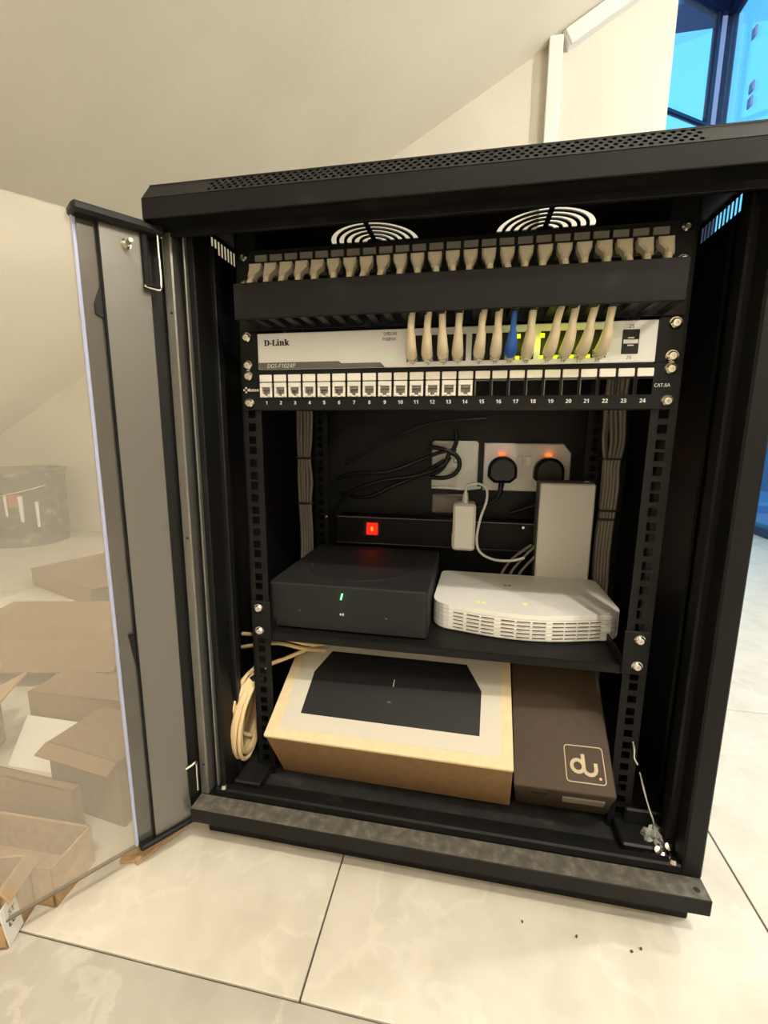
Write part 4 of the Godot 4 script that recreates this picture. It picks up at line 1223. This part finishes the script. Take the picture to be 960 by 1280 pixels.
func lower_boxes() -> void:
	var c := Vector3(-0.0592, -0.4515, 0.0404)
	var t := thing("carton", "large cardboard carton with a white lid showing a black amplifier, tilted under the shelf", "box", c, "", true)
	t.transform = Transform3D(box_frame(c, 0.48, -0.04, 0.031), c + LIFT)
	var h := 0.101
	var w := 0.157
	obj("body", geo().box(Vector3(-w, 0.0, -h), Vector3(w, 0.215, -0.006), 0.0015), M.card_pack_shaded, t)
	obj("lid", geo().box(Vector3(-w - 0.0008, -0.0008, -0.0055), Vector3(w + 0.0008, 0.2158, 0.0), 0.001), M.card_pale, t, "pale lid")
	obj("lid_paper", geo().prism(PackedVector2Array([Vector2(-0.1405, 0.012), Vector2(0.1435, 0.012), Vector2(0.1455, 0.200), Vector2(-0.1455, 0.200)]), -0.0004, 0.0004), M.sheet_white, t, "white printed sheet")
	var blk := PackedVector2Array([Vector2(-0.1175, 0.0345), Vector2(0.1185, 0.0335), Vector2(0.1195, 0.0940), Vector2(0.0985, 0.1325), Vector2(-0.1015, 0.1350), Vector2(-0.1185, 0.0985)])
	obj("printed_picture", geo().prism(blk, 0.0003, 0.0007), M.print_black, t, "black printed shape")
	obj("printed_picture", geo(Transform3D(Basis(), Vector3(0.0007, 0.0925, 0.0007))).box(Vector3(-0.0006, -0.0052, -0.0002), Vector3(0.0006, 0.0052, 0.0002)), M.print_white, t)
	obj("printed_picture", geo(Transform3D(Basis(), Vector3(-0.001, 0.064, 0.0007))).box(Vector3(-0.0026, -0.0012, -0.0002), Vector3(0.0026, 0.0012, 0.0002)), M.grey_plastic, t)
	var rg := PackedVector2Array()
	for k in 25:
		var an := PI * k / 24.0
		rg.append(Vector2(cos(an) * -0.078, 0.112 + sin(an) * 0.019 - 0.004))
	obj("printed_picture", geo().prism(ribbon(Array(rg), 0.0012), 0.0006, 0.0008), mat(rgb(40, 40, 42), 0.5), t)
	# smaller brown box with a rounded logo
	var c2 := Vector3(0.1568, -0.4728, 0.0356)
	var d := thing("carton", "narrow brown carton with a white two-letter logo right of the large carton", "box", c2, "", true)
	d.transform = Transform3D(box_frame(c2, 0.634, -0.08, 0.076), c2 + LIFT)
	var w2 := 0.0552
	obj("body", geo().box(Vector3(-w2, 0.0, -0.0850), Vector3(w2, 0.195, -0.0015), 0.0015), M.card_brown, d)
	obj("lid", geo().box(Vector3(-w2 - 0.0006, -0.0010, -0.020), Vector3(w2 + 0.0006, 0.1955, 0.0), 0.0012), M.card_brown, d)
	var outer := rounded(0.0258, 0.0305, 0.0435, 0.0410, 0.004)
	var inner := rounded(0.0258, 0.0305, 0.0415, 0.0390, 0.0032)
	var fr := geo()
	for i in outer.size():
		var j := (i + 1) % outer.size()
		fr.prism(PackedVector2Array([outer[i], outer[j], inner[j], inner[i]]), 0.0, 0.0004)
	var prn := mat(rgb(190, 172, 146), 0.7)
	obj("printed_frame", fr, prn, d, "thin white square outline")
	var let := geo()
	let.T = Transform3D()
	var ring_pts: Array = []
	for k in 21:
		var an := TAU * k / 20.0
		ring_pts.append(Vector2(0.0180 + cos(an) * 0.0066, 0.0280 + sin(an) * 0.0066))
	for k in 20:
		let.prism(ribbon([ring_pts[k], ring_pts[k + 1]], 0.0040), 0.0, 0.0004)
	var stem: Array = [Vector2(0.0246, 0.0415), Vector2(0.0246, 0.0260)]
	for k in 7:
		var an := PI + PI * k / 6.0
		stem.append(Vector2(0.0313 + cos(an) * 0.0067, 0.0258 + sin(an) * 0.0063))
	stem.append(Vector2(0.0380, 0.0318))
	for k in stem.size() - 1:
		let.prism(ribbon([stem[k], stem[k] + (stem[k + 1] - stem[k]) * 1.12], 0.0040), 0.0, 0.00041)
	obj("printed_letters", let, prn, d, "white letters du")
	let = geo()
	let.prism(rounded(0.0415, 0.0165, 0.0030, 0.0030, 0.0014), 0.0, 0.0004)
	obj("printed_dot", let, prn, d)
	obj("tape_label", geo().box(Vector3(0.0, -0.0024, -0.040), Vector3(0.046, -0.0006, -0.0215)), M.cable_grey, d, "grey label on the front flap")
	obj("finger_slot", geo().box(Vector3(-0.036, -0.0018, -0.024), Vector3(-0.016, 0.0, -0.0205), 0.0006), M.dark_slot, d)
	# torn clear wrapping in the lower right corner
	var b := thing("plastic_wrapping", "crumpled clear plastic wrapping in the lower right corner of the cabinet", "wrapping", Vector3(0.272, -0.5455, 0.02))
	var g := geo()
	var fn := FastNoiseLite.new()
	fn.seed = 4
	fn.frequency = 0.9
	var n := 12
	var gp: Array = []
	for i in n + 1:
		for j in n + 1:
			var u := i / float(n)
			var vv := j / float(n)
			gp.append(Vector3(0.250 + 0.040 * u + 0.004 * fn.get_noise_2d(i, j), -0.5445 + 0.030 * vv * (0.6 + 0.4 * sin(u * 5.0)) + 0.006 * absf(fn.get_noise_2d(i * 2.0, j * 2.0)), 0.040 - 0.022 * vv + 0.014 * fn.get_noise_2d(i * 1.7 + 40, j * 1.7)))
	for i in n:
		for j in n:
			var a: Vector3 = gp[i * (n + 1) + j]
			var bb: Vector3 = gp[(i + 1) * (n + 1) + j]
			var cc: Vector3 = gp[(i + 1) * (n + 1) + j + 1]
			var dd: Vector3 = gp[i * (n + 1) + j + 1]
			var nn := (bb - a).cross(dd - a).normalized()
			g.flat(a, bb, cc, dd, nn if nn.z > 0 else -nn)
	obj("sheet", g, M.clear, b)
	for q: Array in [[0.262, -0.533, 0.034], [0.268, -0.538, 0.036], [0.274, -0.530, 0.030]]:
		obj("spare_screw", geo(Transform3D(Basis(Vector3.RIGHT, 0.9), Vector3(q[0], q[1], q[2]))).lathe([Vector2(0, 0.006), Vector2(0.004, 0.005), Vector2(0.004, 0.003), Vector2(0.002, 0.003), Vector2(0.002, -0.006), Vector2(0, -0.006)], 10), M.chrome, b)
	var tw := thing("twisted_strip", "frayed white string hanging down the right rail", "string", Vector3(0.25, -0.54, 0.01))
	for q: Array in [[Vector3(0.237, -0.424, 0.001), Vector3(0.240, -0.434, 0.002), Vector3(0.2405, -0.444, 0.002), Vector3(0.2445, -0.452, 0.002)], [Vector3(0.2475, -0.462, 0.003), Vector3(0.254, -0.483, 0.006), Vector3(0.260, -0.503, 0.010), Vector3(0.264, -0.516, 0.014), Vector3(0.268, -0.540, 0.020)]]:
		for s in 2:
			var pts: Array = []
			for k in q.size():
				pts.append(q[k] + Vector3(0.0006 * sin(k * 2.1 + s * 2.0), 0, 0.0008 * cos(k * 2.1 + s * 2.0)))
			obj("strand", geo().tube(pts, 0.0007, 6, 4), M.clear if s == 0 else M.print_white, tw)


# ------------------------------------------------------------------ cardboard and the bucket on the floor to the left

func tray_box(called: String, label: String, c: Vector3, size: Vector3, yaw: float, m: Material, open := true, flaps: Array = []) -> Node3D:
	var t := thing(called, label, "box", c, "", true)
	t.rotation.y = yaw
	var hx := size.x / 2
	var hz := size.z / 2
	var k := 0.003
	obj("bottom", geo().box(Vector3(-hx, 0, -hz), Vector3(hx, k, hz)), m, t)
	obj("side", geo().box(Vector3(-hx, 0, hz - k), Vector3(hx, size.y, hz), 0.0008), m, t)
	obj("side", geo().box(Vector3(-hx, 0, -hz), Vector3(hx, size.y, -hz + k), 0.0008), m, t)
	obj("side", geo().box(Vector3(-hx, 0, -hz), Vector3(-hx + k, size.y, hz), 0.0008), m, t)
	obj("side", geo().box(Vector3(hx - k, 0, -hz), Vector3(hx, size.y, hz), 0.0008), m, t)
	if not open:
		obj("lid", geo().box(Vector3(-hx, size.y - k, -hz), Vector3(hx, size.y, hz), 0.0008), m, t)
	for f: Array in flaps:
		# [side 0 front 1 back 2 left 3 right, length, angle]
		var ang: float = f[2]
		var ln: float = f[1]
		var fg: Geo
		if f[0] < 2:
			var s := 1.0 if f[0] == 0 else -1.0
			fg = geo(Transform3D(Basis(Vector3.RIGHT, s * ang), Vector3(0, size.y, s * hz)))
			fg.box(Vector3(-hx, 0, -k / 2), Vector3(hx, ln, k / 2), 0.0006)
		else:
			var s := 1.0 if f[0] == 3 else -1.0
			fg = geo(Transform3D(Basis(Vector3.BACK, -s * ang), Vector3(s * hx, size.y, 0)))
			fg.box(Vector3(-k / 2, 0, -hz), Vector3(k / 2, ln, hz), 0.0006)
		obj("flap", fg, m, t)
	return t


func floor_clutter() -> void:
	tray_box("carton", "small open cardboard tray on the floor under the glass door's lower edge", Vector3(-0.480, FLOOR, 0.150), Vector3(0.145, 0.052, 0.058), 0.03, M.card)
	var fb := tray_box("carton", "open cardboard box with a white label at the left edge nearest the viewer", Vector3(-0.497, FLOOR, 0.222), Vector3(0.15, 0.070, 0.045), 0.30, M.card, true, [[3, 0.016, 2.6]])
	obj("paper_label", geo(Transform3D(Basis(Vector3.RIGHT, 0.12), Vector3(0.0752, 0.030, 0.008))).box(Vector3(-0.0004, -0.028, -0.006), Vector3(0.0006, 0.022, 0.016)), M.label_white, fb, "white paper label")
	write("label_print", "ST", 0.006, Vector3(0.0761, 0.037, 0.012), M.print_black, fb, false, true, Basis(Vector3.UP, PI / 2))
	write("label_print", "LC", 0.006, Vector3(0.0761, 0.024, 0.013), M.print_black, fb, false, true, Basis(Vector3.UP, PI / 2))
	tray_box("carton", "small closed carton behind the glass near the pale film edge", Vector3(-0.468, FLOOR, 0.017), Vector3(0.13, 0.10, 0.090), -0.12, M.card_dimmed, false, [[0, 0.020, 2.0]])
	tray_box("carton", "thin flattened carton standing upright behind the small open tray", Vector3(-0.515, FLOOR, 0.097), Vector3(0.14, 0.082, 0.014), -0.05, M.card_dimmed, false)
	tray_box("carton", "closed carton with a plain lid, second from the film edge behind the glass", Vector3(-0.590, FLOOR, -0.085), Vector3(0.19, 0.10, 0.075), 0.04, M.card_dimmed, false)
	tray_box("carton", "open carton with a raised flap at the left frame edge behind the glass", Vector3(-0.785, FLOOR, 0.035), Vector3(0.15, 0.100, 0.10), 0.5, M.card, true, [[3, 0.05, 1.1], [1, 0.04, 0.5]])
	tray_box("carton", "wide low carton lying between the nearer cartons and the bucket", Vector3(-0.93, FLOOR, -0.36), Vector3(0.44, 0.075, 0.24), 0.22, M.card_dimmed, false, [[0, 0.09, 1.9]])
	tray_box("carton", "flat crushed carton farthest back on the floor behind the glass", Vector3(-1.22, FLOOR, -0.80), Vector3(0.40, 0.06, 0.30), -0.35, M.card_dimmed, false, [[3, 0.10, 1.3]])
	var pa := thing("paper_sheet", "white sheet of paper leaning on the closed carton behind the glass", "paper", Vector3(-0.635, FLOOR, 0.005), "", true)
	obj("sheet", geo(Transform3D(Basis(Vector3.RIGHT, -0.6), Vector3.ZERO)).box(Vector3(-0.045, 0, 0), Vector3(0.055, 0.075, 0.0008)), M.label_white, pa)
	# loose strip of cardboard under the door
	var sc := thing("cardboard_strip", "torn strip of golden cardboard on the floor under the open door", "cardboard", Vector3(-0.355, FLOOR, 0.09))
	obj("strip", geo(Transform3D(Basis(Vector3.RIGHT, -PI / 2), Vector3(0, FLOOR + 0.002, 0))).prism(PackedVector2Array([Vector2(-0.325, -0.058), Vector2(-0.337, -0.080), Vector2(-0.352, -0.116), Vector2(-0.358, -0.113), Vector2(-0.374, -0.118), Vector2(-0.380, -0.108), Vector2(-0.362, -0.080), Vector2(-0.345, -0.060)]), 0.0, 0.004), M.card, sc)
	# paint bucket
	var b := thing("paint_bucket", "grey paint bucket with a wire handle standing by the far wall", "bucket", Vector3(-2.085, FLOOR, -1.27), "", true)
	var r := 0.170
	var hh := 0.345
	var drip := textured(mat(Color(1, 1, 1), 0.55), noise_map(0.02, 4, [rgb(84, 80, 74), rgb(98, 94, 86), rgb(150, 143, 130)], [0.3, 0.65, 0.95], 61), 1.6)
	obj("shell", geo().lathe([Vector2(0, 0.004), Vector2(r * 0.92, 0.004), Vector2(r * 0.94, 0.0), Vector2(r * 0.96, 0.006), Vector2(r, hh), Vector2(r + 0.008, hh), Vector2(r + 0.008, hh + 0.012), Vector2(r - 0.004, hh + 0.012), Vector2(r - 0.006, hh - 0.02), Vector2(r * 0.9, 0.01), Vector2(0, 0.01)], 40), drip, b)
	obj("contents", geo().lathe([Vector2(0, hh - 0.02), Vector2(r - 0.005, hh - 0.02), Vector2(r - 0.005, hh - 0.03)], 30), M.label_white, b)
	var hp: Array = []
	for k in 13:
		var f := k / 12.0
		var an := lerpf(PI + 0.25, TAU + 0.35, f)
		hp.append(Vector3(cos(an) * -(r + 0.012), hh - 0.11 - 0.03 * sin(PI * f) - 0.0 + 0.05 * (1.0 - f), -sin(an) * (r + 0.012)))
	obj("handle", geo().tube(hp, 0.0032, 8, 3), M.chrome, b)
	for q: Array in [[-0.3, 0.16, 0.020, 0.13], [0.12, 0.19, 0.016, 0.11], [0.42, 0.20, 0.012, 0.10], [0.75, 0.18, 0.018, 0.12], [1.1, 0.15, 0.014, 0.12]]:
		var rr := r * 0.985
		var dg := geo(Transform3D(Basis(Vector3.UP, q[0]), Vector3.ZERO))
		dg.tube([Vector3(0, q[1] + q[3] / 2, rr), Vector3(0, q[1], rr - 0.001), Vector3(0, q[1] - q[3] / 2, rr - 0.003)], [q[2] * 0.6, q[2] * 0.5, q[2] * 0.4], 8, 3)
		obj("paint_drip", dg, M.label_white, b)
	var lb := geo(Transform3D(Basis(Vector3.UP, 0.62), Vector3.ZERO))
	lb.box(Vector3(-0.025, 0.19, r - 0.012), Vector3(0.025, 0.25, r + 0.001), 0.002)
	obj("bucket_label", lb, mat(rgb(170, 118, 84), 0.7), b)
	# crumbs on the floor in front of the plinth
	var crumbs: Array = [Vector3(0.2215, FLOOR, 0.098), Vector3(0.232, FLOOR, 0.0935), Vector3(0.168, FLOOR, 0.094), Vector3(0.112, FLOOR, 0.090)]
	var cn: Array = ["dark crumb on the floor before the plinth, nearest its right end", "small dark crumb beside the larger one near the plinth's right end", "tiny dark crumb before the middle of the plinth's right half", "tiny dark crumb before the middle of the plinth"]
	for i in 4:
		var k := thing("crumb", cn[i], "crumb", crumbs[i], "crumbs on the floor", true)
		obj("grain", geo(Transform3D(Basis(Vector3(1, 1, 0).normalized(), 0.6 + i), Vector3(0, 0.0012, 0))).box(Vector3(-0.0014, -0.0009, -0.0012), Vector3(0.0014, 0.0009, 0.0012), 0.0005), M.grout, k)
